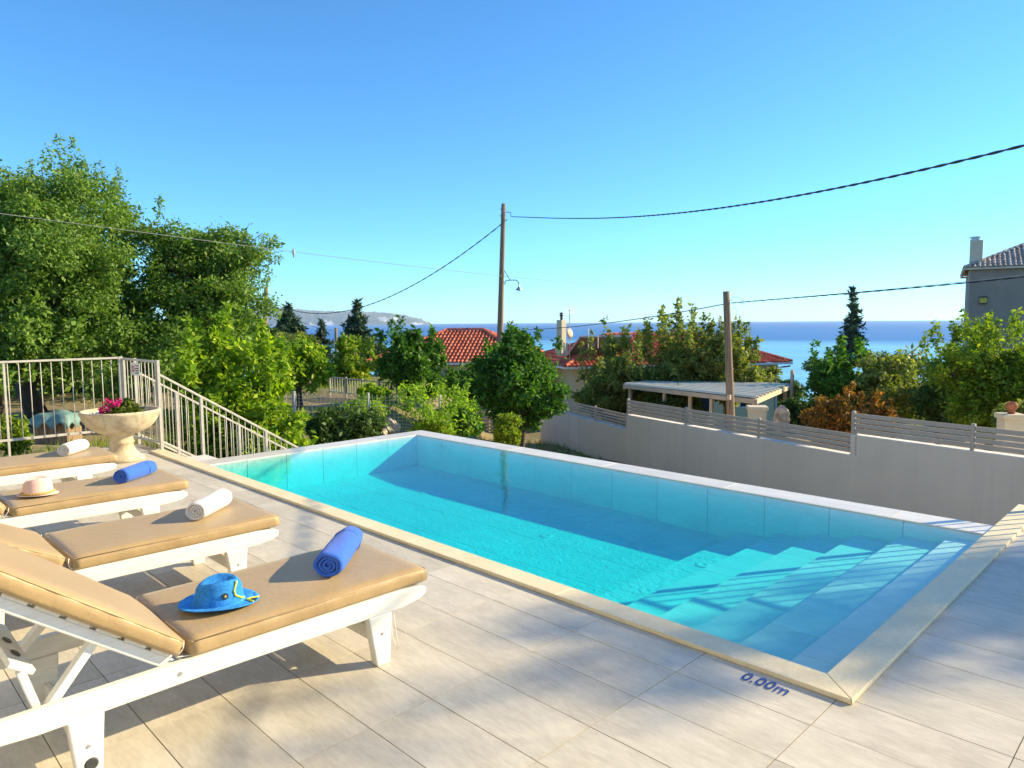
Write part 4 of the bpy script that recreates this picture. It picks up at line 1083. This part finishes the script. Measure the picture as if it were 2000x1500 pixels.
# antenna mast and dish beside it
an = empty('aerial_mast', wpt(1112.5, 690, 33.6)); tag(an, 'thin television aerial mast with round dish beside the chimney', 'antenna')
MB().tube([(0, 0, -.4), (0, 0, 2.05)], .022, 8).build('mast', M['steel'], an)
tp = Vector((0, 0, 2.0)); bar = MB().bar((-.25, .05, 2.0), (.3, -.05, 2.02), .02)
for k in range(6): bar.bar((-.22+.1*k, .04-.02*k-.02, 1.86), (-.22+.1*k, .04-.02*k+.02, 2.14), .012)
bar.build('aerial', M['steel'], an)
ds_ = MB().lathe([(0, .05), (.15, .035), (.28, 0), (.28, -.01), (.15, .022), (0, .035)], n=24).build('dish', M['canopy_frame'], an, smooth=True); ds_.location = (-.05, -.06, .95); ds_.rotation_euler = (rad(80), 0, rad(10)); ds_.scale = (1, .85, 1)
# solar panels seen from behind on the roof
sp0 = [local(H2, *q) for q in ((1104, 698, 34.6), (1132, 660, 33.3), (1235, 659, 33.8), (1205, 694, 35.2))]
th = Vector((0, 0, .06))
sol = MB().add([*sp0, *[p+th for p in sp0]], [(0, 1, 2, 3), (7, 6, 5, 4), (0, 4, 5, 1), (1, 5, 6, 2), (2, 6, 7, 3), (3, 7, 4, 0)]).build('solar_panel', M['solar'], H2)
for t in (.0, .36, .7, 1): MB().bar(sp0[0].lerp(sp0[3], t)-Vector((0, 0, .03)), sp0[1].lerp(sp0[2], t)-Vector((0, 0, .03)), .05, .05).build('panel_rail', M['steel'], sol)
MB().bar(sp0[1]+th*1.2, sp0[2]+th*1.2, .07, .07).build('panel_frame', M['white_cap'], sol)
for (px, py, p2x, p2y) in ((1149, 684, 1149, 640), (1168, 680, 1168, 655), (1162, 678, 1150, 660)):
    MB().bar(local(H2, px, py, 33.3), local(H2, p2x, p2y, 33.3), .035).build('strut', M['steel'], sol)
# house 3: grey house on the right edge
n3 = wpt(1884, 527, 36.0); r3_ = wpt(2107, 516, 33.66)
d3 = (r3_-n3); a3 = math.atan2(d3.y, d3.x); Rd3 = d3.xy.normalized()*11; Ld3 = Vector((-math.sin(a3), math.cos(a3)))*9
H3, c3, w3, rg3 = hip_house((n3.x, n3.y), Ld3, Rd3, 4.10, 2.1, -4.2, .24, M['wall_dark'], M['roof_grey'], 'tall grey house with weathered tile roof and chimney at the right edge', fascia=M['cream_pale'])
q = local(H3, 1905, 527, 36.4); t_ = local(H3, 1905, 470, 36.4)
ch3 = MB().box((q.x, q.y, (q.z+t_.z)/2-.3), (.55, .55, t_.z-q.z+.6), Matrix.Rotation(a3, 3, 'Z')).build('chimney', M['cream_pale'], H3, bevel=.03)
MB().lathe([(.0, .0), (.24, 0), (.24, .05), (.18, .06), (.18, .13), (.25, .14), (.25, .20), (0, .21)], n=16).build('chimney_cap', M['steel'], ch3, loc=(t_.x, t_.y, t_.z-.01))
al = MB(); p = w3[0].lerp(w3[1], .058); 
ab = MB().box((0, 0, 0), (.30, .16, .26), Matrix.Rotation(a3, 3, 'Z')).build('alarm_box', M['yellow'], H3, bevel=.02); zz = local(H3, 1906, 587, 36)[2]
nrm3 = Vector((math.sin(a3), -math.cos(a3), 0)); ab.location = Vector((p.x, p.y, zz)) + nrm3*.06
MB().box((0, 0, .16), (.32, .17, .07), Matrix.Rotation(a3, 3, 'Z')).build('cover', M['dark'], ab); MB().box((0, 0, -.16), (.32, .17, .06), Matrix.Rotation(a3, 3, 'Z')).build('cover', M['dark'], ab)
bd = w3[0].lerp(w3[1], 0); wall_window(H3, w3, 0, 1, .72, 4.4, 5.6, 1.0); wall_window(H3, w3, 0, 1, .72, 1.2, 2.6, 1.0)

# ------------------------------------------------------------------ carport, pillars, rocks
cpA, cpB, cpC = wpt(1476, 779, 20.2), wpt(1219, 752, 25.0), wpt(1545, 749, 25.0)
cpA.z = cpB.z = cpC.z = -.70; cpD = cpB + (cpC-cpA)*1.0; cpD.z = -.92; cpC.z = -.76
cr = empty('carport', (cpA.x, cpA.y, -3.6)); tag(cr, 'carport with pale corrugated flat roof on beige posts behind the slat screen', 'carport')
o0 = cr.location
nC = 11; nU = 2; top = MB(); vs = []; 
for i in range(nC*4+1):
    t = i/(nC*4); k = i % 4; hh = .05 if k in (1, 2) else 0
    a_ = cpA.lerp(cpC, t); b_ = cpB.lerp(cpD, t)
    vs += [a_ - o0 + Vector((0, 0, hh+.05)), b_ - o0 + Vector((0, 0, hh+.05))]
top.add(vs, [(2*i, 2*i+1, 2*i+3, 2*i+2) for i in range(nC*4)])
for t0, t1 in ((0, .235), (.24, .49), (.495, .745), (.75, 1.0)): pass
rf = top.build('roof_sheet', M['canopy'], cr, fix=True)
s_ = rf.modifiers.new('solid', 'SOLIDIFY'); s_.thickness = .012
for a_, b_ in ((cpA, cpB), (cpA, cpC), (cpB, cpD), (cpC, cpD)):
    MB().bar(a_-o0-Vector((0, 0, .06)), b_-o0-Vector((0, 0, .03)), .09, .14).build('beam', M['canopy_frame'] if a_ is cpA and b_ is cpB else M['cream_pale'], cr, bevel=.008)
for t, uu in ((.02, .04), (.46, .04), (.66, .03), (.97, .05), (.03, .95), (.5, .95), (.97, .95), (.30, .03)):
    p = cpA.lerp(cpB, t) + (cpC-cpA)*uu
    MB().bx(p.x-o0.x-.05, p.x-o0.x+.05, p.y-o0.y-.05, p.y-o0.y+.05, -.4, 2.80).build('post', M['canopy_frame'], cr, bevel=.006)
for (px, py, D) in ((1301, 752, 27.5), (1417, 740, 27.2), (1547, 742, 25.6)):
    b = wpt(px, py+6, D); t2 = wpt(px, py-19, D)
    MB().bar((b.x-o0.x, b.y-o0.y, b.z-o0.z-1.5), (b.x-o0.x, b.y-o0.y, t2.z-o0.z), .10).build('post', M['canopy_frame'], cr, bevel=.006)
def pillar(px, py, D, w, label, zb=-3.6):
    p = wpt(px, py, D); r = empty('gate_pillar', (p.x, p.y, zb), .6); tag(r, label, 'pillar', 'cream gate pillars')
    h = p.z - zb
    MB().bx(-w/2, w/2, -w/2, w/2, -.3, h-.1).build('shaft', M['cream_pale'], r, bevel=.01)
    MB().bx(-w/2-.04, w/2+.04, -w/2-.04, w/2+.04, h-.1, h).build('cap', M['cream_pale'], r, bevel=.012)
    return Vector((p.x, p.y, p.z))
pillar(1479, 793, 18.6, .42, 'cream gate pillar in front of the carport')
pp = pillar(1975, 808, 14.2, .36, 'cream gate pillar with a terracotta pot on top, at the right')
pot = empty('terracotta_pot', pp); tag(pot, 'round terracotta pot standing on the cream pillar at the right', 'pot')
MB().lathe([(0, 0), (.06, 0), (.07, .03), (.06, .06), (.095, .11), (.11, .16), (.10, .20), (.07, .225), (.08, .24), (.065, .24), (.05, .2), (0, .19)], n=24).build('pot_body', M['terracotta'], pot, smooth=True)
def rock(name, p, s, label, seed, mat='rock', cat='rock', rz=0):
    rr = np.random.default_rng(seed); bm = bmesh.new(); bmesh.ops.create_icosphere(bm, subdivisions=3, radius=1)
    ph = rr.uniform(0, 6, 9)
    for v in bm.verts:
        c = v.co; k = 1 + .20*math.sin(3.1*c.x+ph[0])*math.sin(2.7*c.y+ph[1]) + .13*math.sin(5.3*c.z+ph[2]+c.x*3) + .10*math.sin(9*c.x+ph[3])*math.sin(8*c.y+ph[4]) + .07*math.sin(17*c.z+ph[5]+4*c.x)*math.sin(13*c.y+ph[6])
        v.co = Vector((c.x*s[0]*k, c.y*s[1]*k, c.z*s[2]*k))
    me = bpy.data.meshes.new(name); bm.to_mesh(me); bm.free(); me.materials.append(M[mat])
    o = bpy.data.objects.new(name, me); COL.objects.link(o); o.location = p; o.rotation_euler = (0, 0, rz)
    if label: tag(o, label, cat, 'pale rocks in the garden')
    return o
rock('boulder', wpt(1527, 822, 18.8), (.15, .22, .40), 'upright pale boulder beside the carport and red-tipped shrub', 3)
def og(px, py):
    for D in np.arange(10.8, 45, .1):
        p = wpt(px, py, D)
        if p.z <= gxy(p.x, p.y)+.08: return p
    return p
rock('boulder', og(762, 840), (.26, .26, .24), 'pale rock beyond the far left side of the pool edge', 5)
rock('boulder', og(812, 835), (.22, .24, .19), 'small pale rock near the pool corner under the young tree', 6)
rock('boulder', og(744, 847), (.15, .15, .12), 'smallest pale rock by the dark bush', 8)
# ------------------------------------------------------------------ vegetation
def crown_clumps(C, R, nl, ms, rng, lobe=(.26, .42), flat=.0, low=.35):
    C, R = np.array(C), np.array(R); out = []; lobes = []
    for k in range(nl):
        for _ in range(20):
            d = rng.normal(size=3); d /= np.linalg.norm(d)
            if d[2] > -low: break
        u = rng.uniform(.25, .80) if k else 0
        rl = rng.uniform(*lobe)*R.mean()
        p = C + d*R*u*(1-.15*rl/R.mean()); lobes.append((p, rl))
        for m in range(ms):
            e = rng.normal(size=3); e /= np.linalg.norm(e)
            q = p + e*rl*rng.uniform(.65, 1.1)*np.array([1, 1, .85])
            rel_ = (q-C)/R; nn = np.linalg.norm(rel_)
            if nn > 1.0: q = C + rel_/nn*R*rng.uniform(.92, 1.03)
            rc = rl*rng.uniform(.30, .52); out.append((q, (rc, rc, rc*.8), rc**2))
    return lobes, out

def tree(label, box, D, kind, leaf, n, name='tree', cat='tree', group='trees and bushes in the gardens beyond the pool', nl=14, ms=9, lobe=(.26, .42), trunk=True, depth=.85, aspect=.5, shoots=0, seed=1, ground=None, tr=.09, low=.95, up=.35, shoot_len=.8, shell=.4, core=.16):
    rng = np.random.default_rng(seed); x0, x1, yt, yb = box
    cxp, cyp = (x0+x1)/2, (yt+yb)/2
    hw, hh_ = (x1-x0)/2*1.20, (yb-yt)/2*1.07; x0, x1 = cxp-hw, cxp+hw; yt, yb = cyp-hh_, cyp+hh_
    C = W(cxp, cyp, D); T = W(cxp, yt, D); rz = T[2]-C[2]
    rx = np.linalg.norm(W(x1, cyp, D)[:2]-W(x0, cyp, D)[:2])/2
    gzv = gxy(C[0], C[1]) if ground is None else ground
    base = Vector((C[0], C[1], gzv-.05))
    root = empty(name, base); tag(root, label, cat, group)
    b = np.array(base); Cl = C-b
    lobes, cl = crown_clumps(Cl, (rx, rx*depth, rz), nl, ms, rng, lobe, low=low)
    if shoots:
        for k in range(shoots):
            a = rng.uniform(0, 2*math.pi); u = rng.uniform(0, .85)**.6
            p = Cl + np.array([rx*u*math.cos(a), rx*depth*u*math.sin(a), rz*math.sqrt(max(.02, 1-u*u))*rng.uniform(.70, .95)])
            L_ = shoot_len*rng.uniform(.4, 1.0)
            for m in range(5):
                cl.append((p + np.array([rng.normal(0, .03), rng.normal(0, .03), L_*m/4]), ((.16-.022*m)*shoot_len**.5,)*2+(.14*shoot_len**.5,), .012*shoot_len))
    wsum = sum(c[2] for c in cl)
    cl.append((Cl, (rx*.62, rx*depth*.62, rz*.62), wsum*core))
    fn = clump_points(cl, rng, shell)
    n = int(n*1.7)
    V, Fq = leaf_cloud(n, leaf, aspect, fn, up=up, rng=rng)
    np_obj('crown', V, Fq, LEAF[kind], root)
    if trunk:
        tb = MB(); r0 = tr
        top = Vector(Cl) + Vector((0, 0, -rz*.25)); pts = [Vector((0, 0, 0)).lerp(top, t) + Vector((rng.normal(0, .03)*rx*(0 < t < 1), rng.normal(0, .03)*rx*(0 < t < 1), 0)) for t in (0, .3, .65, 1)]
        tb.tube(pts, [r0*1.25, r0, r0*.85, r0*.5], 9)
        for k, (p, rl) in enumerate(lobes):
            s_ = pts[1].lerp(pts[3], rng.uniform(.1, 1)); e = Vector(p)
            m1 = s_.lerp(e, .5) + Vector((rng.normal(0, .08)*rx, rng.normal(0, .08)*rx, rng.uniform(0, .12)*rz))
            tb.tube([s_, m1, e], [r0*.42, r0*.26, r0*.10], 6)
            for q in range(3):
                d = rng.normal(size=3); d[2] = abs(d[2]); d /= np.linalg.norm(d)
                tb.tube([m1.lerp(e, rng.uniform(.2, .9)), e + Vector(d)*rl*.9], [r0*.12, r0*.04], 5)
        tb.build('trunk', M['bark'], root, smooth=True, fix=False)
    return root

def conifer(label, px, ytop, ybot, wpx, D, seed, n=5000, droop=.25, open_=.0):
    rng = np.random.default_rng(seed); T = W(px, ytop, D); B = W(px, ybot, D); R = wpx/2*D/F_PX
    zb = gxy(T[0], T[1]); base = Vector((T[0], T[1], zb-.2)); root = empty('conifer_tree', base); tag(root, label, 'tree', 'dark conifers towards the sea')
    Ht = T[2]-base.z; H0 = B[2]-base.z; cl = []; tb = MB()
    tb.tube([(0, 0, 0), (0, 0, H0), (0, 0, Ht)], [.16, .12, .02], 8)
    whorls = 15
    for w in range(whorls):
        t = w/(whorls-1); z = H0 + (Ht-H0)*t; r_ = R*((1-t)**.85)*rng.uniform(.75, 1.1)+.06
        for k in range(max(3, int(7*(1-t))+2)):
            a = rng.uniform(0, 2*math.pi); rr_k = r_*rng.uniform(.6, 1.12)
            e = Vector((rr_k*math.cos(a), rr_k*math.sin(a), z - droop*rr_k + .25*rr_k*rr_k))
            tb.tube([(0, 0, z), e], [.03, .01], 4)
            for m in (.3, .55, .8, 1.0): cl.append((np.array((e.x*m, e.y*m, z+(e.z-z)*m)), (.07*R+.03, .07*R+.03, .05*R+.03), (.2+m*r_)))
    V, Fq = leaf_cloud(n, .16*R+.05, .3, clump_points(cl, rng, .2), up=.1, rng=rng)
    np_obj('crown', V, Fq, LEAF['conifer'], root); tb.build('trunk', M['bark'], root, fix=False)
    return root

# left trees
tree('tallest broad oak tree at the left edge', (-190, 318, 292, 740), 17.5, 'oak', .088, 76000, nl=30, ms=11, lobe=(.20, .34), tr=.22, seed=3, aspect=.5, low=.9, core=.03, shoots=24, shoot_len=.5)
tree('second oak tree with sky showing through its limbs, right of the tallest', (268, 556, 392, 700), 19.5, 'oak', .088, 26000, nl=32, ms=10, lobe=(.24, .36), tr=.16, seed=9, aspect=.5, low=.75, core=.06, shoots=0)
tree('low oak growth filling beneath the two oak trees', (120, 540, 560, 790), 18.5, 'oak', .12, 17000, nl=22, ms=9, lobe=(.22, .36), trunk=False, seed=12, aspect=.5, name='bush', cat='bush')
tree('shaded undergrowth tree at the far left behind the railing', (-140, 130, 540, 790), 15.8, 'oak', .12, 11000, nl=16, ms=9, seed=14, tr=.10, aspect=.5)
tree('lush lemon tree with yellow green leaves right behind the stair railing', (318, 555, 652, 960), 12.6, 'lemon', .105, 20000, nl=22, ms=9, lobe=(.24, .38), seed=21, tr=.07, shoots=14, shoot_len=.5)
tree('lower lemon bush with yellow green leaves at the foot of the stairs', (430, 640, 800, 960), 12.2, 'lemon', .11, 6000, nl=13, ms=8, seed=22, tr=.05, name='bush', cat='bush')
tree('green garden tree left of the white picket fence', (516, 652, 640, 785), 20.5, 'lemon', .13, 7500, nl=15, ms=8, seed=25, tr=.08)
tree('pale yellow green tree behind the white picket fence', (615, 738, 676, 760), 27.0, 'yellowgreen', .15, 5000, nl=14, ms=7, seed=27, tr=.08, shoots=10, shoot_len=.6)
tree('dark rounded bush beyond the pool end', (590, 752, 762, 930), 13.6, 'dark', .085, 11000, nl=18, ms=9, seed=29, trunk=False, name='bush', cat='bush')
tree('dark green rounded orange tree, the left one of two', (722, 866, 640, 790), 21.5, 'orange', .13, 11000, nl=20, ms=9, seed=31, tr=.09, lobe=(.24, .36), shoots=8, shoot_len=.4)
tree('big dark green orange tree before the grey wall, the larger of two', (908, 1128, 652, 832), 20.0, 'orange', .125, 18000, nl=26, ms=10, seed=33, tr=.10, lobe=(.22, .34), shoots=8, shoot_len=.4)
tree('crown top of dark green citrus growing in front of the tall pole', (985, 1052, 634, 720), 20.4, 'orange', .125, 3200, nl=9, ms=8, seed=34, trunk=False, name='bush', cat='bush')
tree('sparse young tree with pale green leaves beside the pool corner', (772, 932, 768, 905), 14.6, 'young', .08, 2400, nl=20, ms=7, seed=36, tr=.035, lobe=(.14, .24), shoots=20, shoot_len=.42, aspect=.38)
tree('low yellow green herb bush between pale rocks at the pool corner', (770, 900, 812, 880), 14.2, 'yellowgreen', .06, 2600, nl=10, ms=7, seed=37, trunk=False, name='bush', cat='bush')
tree('small clipped light green shrub at the foot of the grey wall', (956, 1021, 806, 880), 15.2, 'yellowgreen', .06, 5200, nl=12, ms=9, seed=39, tr=.03, lobe=(.3, .42), name='shrub', cat='shrub')
tree('small yellow green shrub behind the left railing', (-60, 58, 792, 900), 12.3, 'yellowgreen', .07, 4200, nl=12, ms=8, seed=41, trunk=False, name='shrub', cat='shrub')
tree('shaded dark bush between the young tree and the garden gate', (845, 945, 765, 870), 17.0, 'orange', .10, 5500, nl=13, ms=8, seed=42, trunk=False, name='bush', cat='bush')
tree('dense dark thicket behind the two oak trees', (-80, 360, 590, 790), 23.5, 'oak', .15, 12000, nl=22, ms=8, seed=44, trunk=False, core=.4, name='bush', cat='bush')
tree('leafy bush hiding the cream house wall beside the big orange tree', (855, 945, 700, 800), 24.0, 'orange', .12, 5000, nl=13, ms=8, seed=46, trunk=False, name='bush', cat='bush')
tree('low green bush before the wire mesh fence, left of the dark bush', (640, 775, 776, 850), 17.6, 'lemon', .09, 5000, nl=14, ms=8, seed=52, trunk=False, name='bush', cat='bush')
tree('low shrub on the dry bank in front of the picket fence', (688, 785, 752, 806), 19.5, 'lemon', .09, 4200, nl=12, ms=8, seed=64, trunk=False, name='shrub', cat='shrub')
# hedge of loquat in front of house 2
tree('tall loquat hedge, left part, before the solar panels', (1128, 1290, 668, 850), 27.5, 'olive', .15, 13000, nl=20, ms=9, seed=43, tr=.08, shoots=16, shoot_len=1.0)
tree('tall loquat hedge, highest middle part with upright shoots', (1240, 1400, 640, 800), 28.0, 'olive', .15, 14000, nl=22, ms=9, seed=45, tr=.08, shoots=24, shoot_len=1.2)
tree('loquat hedge, right part just behind the shorter pole', (1360, 1482, 655, 800), 27.0, 'olive', .15, 11000, nl=18, ms=9, seed=47, tr=.08, shoots=14, shoot_len=.9)
tree('low loquat branches above the carport roof beside the cream wall', (1440, 1530, 712, 770), 28.5, 'olive', .12, 3000, nl=10, ms=7, seed=48, trunk=False, name='bush', cat='bush')
tree('dark hedge under the carport roof', (1180, 1440, 758, 850), 24.0, 'dark', .11, 8000, nl=20, ms=8, seed=49, trunk=False, name='bush', cat='bush', depth=.3)
# right side
tree('dark evergreen tree left of the tall thin conifer', (1556, 1720, 688, 850), 25.0, 'orange', .15, 11000, nl=20, ms=9, seed=51, tr=.09, shoots=14, shoot_len=.8)
tree('mixed green and yellow tree under the tall thin conifer', (1650, 1850, 690, 860), 24.0, 'olive', .14, 12000, nl=20, ms=9, seed=53, tr=.09, shoots=8, shoot_len=.5)
tree('dark bush at the carport edge', (1530, 1625, 755, 860), 20.5, 'dark', .10, 6000, nl=13, ms=8, seed=55, trunk=False, name='bush', cat='bush')
tree('bright yellow green tree before the tall grey house', (1800, 2075, 640, 850), 19.0, 'yellowgreen', .10, 30000, nl=28, ms=10, seed=57, tr=.11, lobe=(.22, .34), shoots=24, shoot_len=.7)
tree('dark green tree behind the yellow green one', (1770, 1900, 690, 850), 21.5, 'dark', .12, 6000, nl=14, ms=8, seed=59, tr=.08)
tree('rust and red tipped shrub behind the slat screen', (1572, 1745, 772, 900), 17.2, 'redshrub', .085, 11000, nl=20, ms=9, seed=61, trunk=False, lobe=(.2, .32), name='shrub', cat='shrub', shoots=8, shoot_len=.35)
tree('low bush at the far right behind the slat screen', (1960, 2120, 770, 860), 16.0, 'olive', .09, 5000, nl=12, ms=8, seed=63, trunk=False, name='bush', cat='bush')
# conifers and far trees
conifer('dark spreading conifer standing against the sea', 697, 590, 700, 86, 46.0, 71, 9000)
conifer('small dark conifer at the left beside a short pole', 563, 598, 665, 74, 50.0, 72, 8000)
conifer('smallest dark conifer against the sea', 627, 626, 700, 54, 52.0, 73, 5000)
conifer('tall thin conifer rising above the right horizon', 1665, 563, 710, 72, 38.0, 74, 5500)
for k, (b_, D_) in enumerate((((1700, 1840, 688, 740), 60), ((1560, 1660, 700, 740), 70), ((1040, 1120, 690, 740), 62), ((690, 790, 664, 720), 48), ((480, 620, 640, 720), 44), ((1500, 1580, 745, 790), 48), ((430, 540, 600, 690), 38))):
    tree(['dark distant treetops under the right horizon', 'distant trees near the shore, right of the carport', 'distant dark tree between the orange tree and the chimney', 'distant green tree below the spreading conifer', 'distant trees at the left below the island', 'dark far bush just right of the carport roof', 'bluish far tree at the right edge of the oaks'][k], b_, D_, 'dark' if k != 4 else 'olive', .22, 3500, nl=14, ms=7, seed=80+k, tr=.1)
# tree beyond the right railing that shades the deck
rt = np.random.default_rng(90)
sh = empty('tree', (16.2, -6.15, -3.0)); tag(sh, 'slender olive tree beyond the right deck railing, shading the deck', 'tree', 'trees and bushes in the gardens beyond the pool')
lob, cl = crown_clumps((0, 0, 9.5), (1.05, 1.05, 1.95), 24, 7, rt, (.20, .34), low=.95)
cl.append((np.array((0, .1, 8.85)), (.7, .7, .55), sum(c[2] for c in cl)*.5))
V, Fq = leaf_cloud(9500, .09, .3, clump_points(cl, rt, .4), rng=rt); np_obj('crown', V, Fq, LEAF['olive'], sh)
tb = MB().tube([(0, 0, 0), (.05, .03, 4), (-.03, 0, 7.6), (0, 0, 9.8)], [.10, .08, .06, .03], 9)
for p, rl in lob: tb.tube([(0, 0, 7.8), tuple(np.array(p)*.5+np.array((0, 0, 4.2))), tuple(p)], [.03, .02, .008], 5)
tb.build('trunk', M['bark'], sh, smooth=True, fix=False)

# ------------------------------------------------------------------ garden fences, stone wall, covered box
def picket(a, b, h, n, label):
    a, b = Vector(a), Vector(b); f = empty('wire_fence', a); tag(f, label, 'fence', 'light metal fences in the lower garden')
    d = b-a; t = MB(); up = Vector((0, 0, h))
    MB().bar(up*.95, d+up*.95, .03).build('top_rail', M['steel'], f); MB().bar(up*.12, d+up*.12, .03).build('bottom_rail', M['steel'], f)
    for k in range(n+1): t.bar(d*(k/n)+up*.1, d*(k/n)+up, .022)
    tag(t.build('pickets', M['steel'], f), kind='stuff')
    for k in range(5): MB().bar(d*(k/4)-up*.3, d*(k/4)+up*1.06, .05).build('post', M['steel'], f)
    return f
a_, b_ = W(640, 800, 22), W(830, 838, 20.5); a_[2] = gxy(a_[0], a_[1]); b_[2] = gxy(b_[0], b_[1])
pa, pb = W(645, 768, 23), W(775, 782, 22)
picket(pa, pb, .55, 26, 'pale picket panel fence on the rise behind the dark bush')
def mesh_fence(a, b, h, label):
    a, b = Vector(a), Vector(b); f = empty('wire_fence', a); tag(f, label, 'fence', 'light metal fences in the lower garden')
    d = b-a; L_ = d.length; m = MB(); up = Vector((0, 0, 1))
    for k in range(int(L_/.10)+1): m.bar(d*(k*.10/L_), d*(k*.10/L_)+up*h, .006)
    for k in range(int(h/.08)+1): m.bar(up*k*.08, d+up*k*.08, .006)
    tag(m.build('wire_mesh', M['steel'], f), kind='stuff')
    n = max(2, int(L_/2.2))
    for k in range(n+1): MB().bar(d*(k/n)-up*.5, d*(k/n)+up*(h+.05), .05).build('post', M['steel'], f)
    return f
mesh_fence(W(500, 842, 16.2), W(575, 838, 16.6), .85, 'wire mesh fence panel left of the garden post, beside the lemon tree')
mesh_fence(W(577, 838, 16.6), W(860, 842, 17.2), .85, 'long wire mesh fence running behind the dark bush')
# tumbled stone wall behind the oaks
sw = empty('stone_wall', W(90, 800, 25)); tag(sw, 'rough pale stone wall glimpsed behind the oak trees at the left', 'wall')
rs = random.Random(5); base = Vector(sw.location); protos = []
dirn = Vector((RGT[0], RGT[1], 0)).normalized()
for k in range(4):
    o = rock('stone', (0, 0, 0), (.22, .17, .15), None, 40+k, 'stone_warm'); protos.append(o); COL.objects.unlink(o)
for row in range(8):
    for cidx in range(20):
        if rs.random() < .12*row/2: continue
        c = protos[rs.randrange(4)].copy(); COL.objects.link(c); c.parent = sw
        p = dirn*((cidx-10)*.40 + (row % 2)*.2 + rs.uniform(-.06, .06)); c.location = (p.x, p.y, -.4+row*.27+rs.uniform(-.03, .03)); c.rotation_euler = (rs.uniform(-.3, .3), rs.uniform(-.3, .3), rs.uniform(0, 3)); k_ = rs.uniform(.85, 1.25); c.scale = (k_, k_, k_)
for o in protos: bpy.data.objects.remove(o)
# covered crate
cv = empty('covered_box', W(115, 850, 15.0)); tag(cv, 'brown wooden box covered with a turquoise tarpaulin behind the left railing', 'box')
bm_ = MB()
yaw = math.atan2(RGT[1], RGT[0])
cv.rotation_euler = (0, 0, yaw); cv.scale = (.82, .82, .82)
for k in range(7): MB().bx(-.42+.12*k, -.42+.12*k+.112, -.32, -.29, -.2, .52).build('board', M['pole'], cv)
MB().bx(-.42, .42, -.28, .3, -.2, .50).build('box_body', M['pole'], cv)
nx_, ny_ = 26, 18; Vt = []; rg = np.random.default_rng(4)
for i in range(nx_):
    for j in range(ny_):
        u, v = i/(nx_-1)*2-1, j/(ny_-1)*2-1
        x, y = u*.54, v*.46; z = .56 + .10*math.exp(-((u-.1)**2*3+(v)**2*3)) + .02*math.sin(6*u+3*v)
        ex = max(0, abs(u)-.80)/.2; ey = max(0, abs(v)-.72)/.28
        z -= .26*max(ex, ey)*(1+.3*math.sin(9*u+7*v)); Vt.append((x, y, z))
ii = np.arange(nx_*ny_).reshape(nx_, ny_)
tp_ = np_obj('tarpaulin', np.array(Vt), np.stack([ii[:-1, :-1], ii[1:, :-1], ii[1:, 1:], ii[:-1, 1:]], -1).reshape(-1, 4), M['tarp'], cv, smooth=True)
s_ = tp_.modifiers.new('solid', 'SOLIDIFY'); s_.thickness = .008

# ------------------------------------------------------------------ grass in the lower garden
ng = 16000; gd = RNG.uniform(10.5, 30, ng); gs = RNG.uniform(-9, 6, ng); keep = np.sin(gd*.8)*np.cos(gs*.7+gd*.2) > -.2
gd, gs = gd[keep], gs[keep]; gx, gy_ = gd*_fh[0]+gs*_r0[0], gd*_fh[1]+gs*_r0[1]; gzv = gz(gd, gs); n = len(gd)
ang = RNG.uniform(0, 6.28, n); L_ = RNG.uniform(.08, .24, n); wv = np.stack([np.cos(ang), np.sin(ang), np.zeros(n)], 1)*.012
P = np.stack([gx, gy_, gzv-.01], 1); lean = np.stack([RNG.normal(0, .4, n), RNG.normal(0, .4, n), np.ones(n)], 1)*L_[:, None]
V = np.empty((n, 4, 3)); V[:, 0] = P-wv; V[:, 1] = P+wv; V[:, 2] = P+lean*1.0+wv*.2; V[:, 3] = P+lean*.95-wv*.2
inside = (gx < 6.6) & (gy_ < 10.3)
V = V[~inside]; tag(np_obj('grass', V.reshape(-1, 3), np.arange(len(V)*4).reshape(-1, 4), LEAF['yellowgreen']), kind='stuff')

# ------------------------------------------------------------------ sea haze
def haze_mat():
    t = NT('sea_haze_air'); t.t.nodes.remove(t.b)
    v = t.n('ShaderNodeVolumePrincipled'); v.inputs['Color'].default_value = (.74, .88, 1.0, 1); v.inputs['Density'].default_value = 4.6e-5; v.inputs['Anisotropy'].default_value = .2
    t.l(v.outputs[0], t.out.inputs['Volume']); return t.m
HZ = MB().bx(-17000, 17000, -17000, 17000, SEA_Z-15, 300).build('haze', haze_mat())
tag(HZ, kind='stuff')
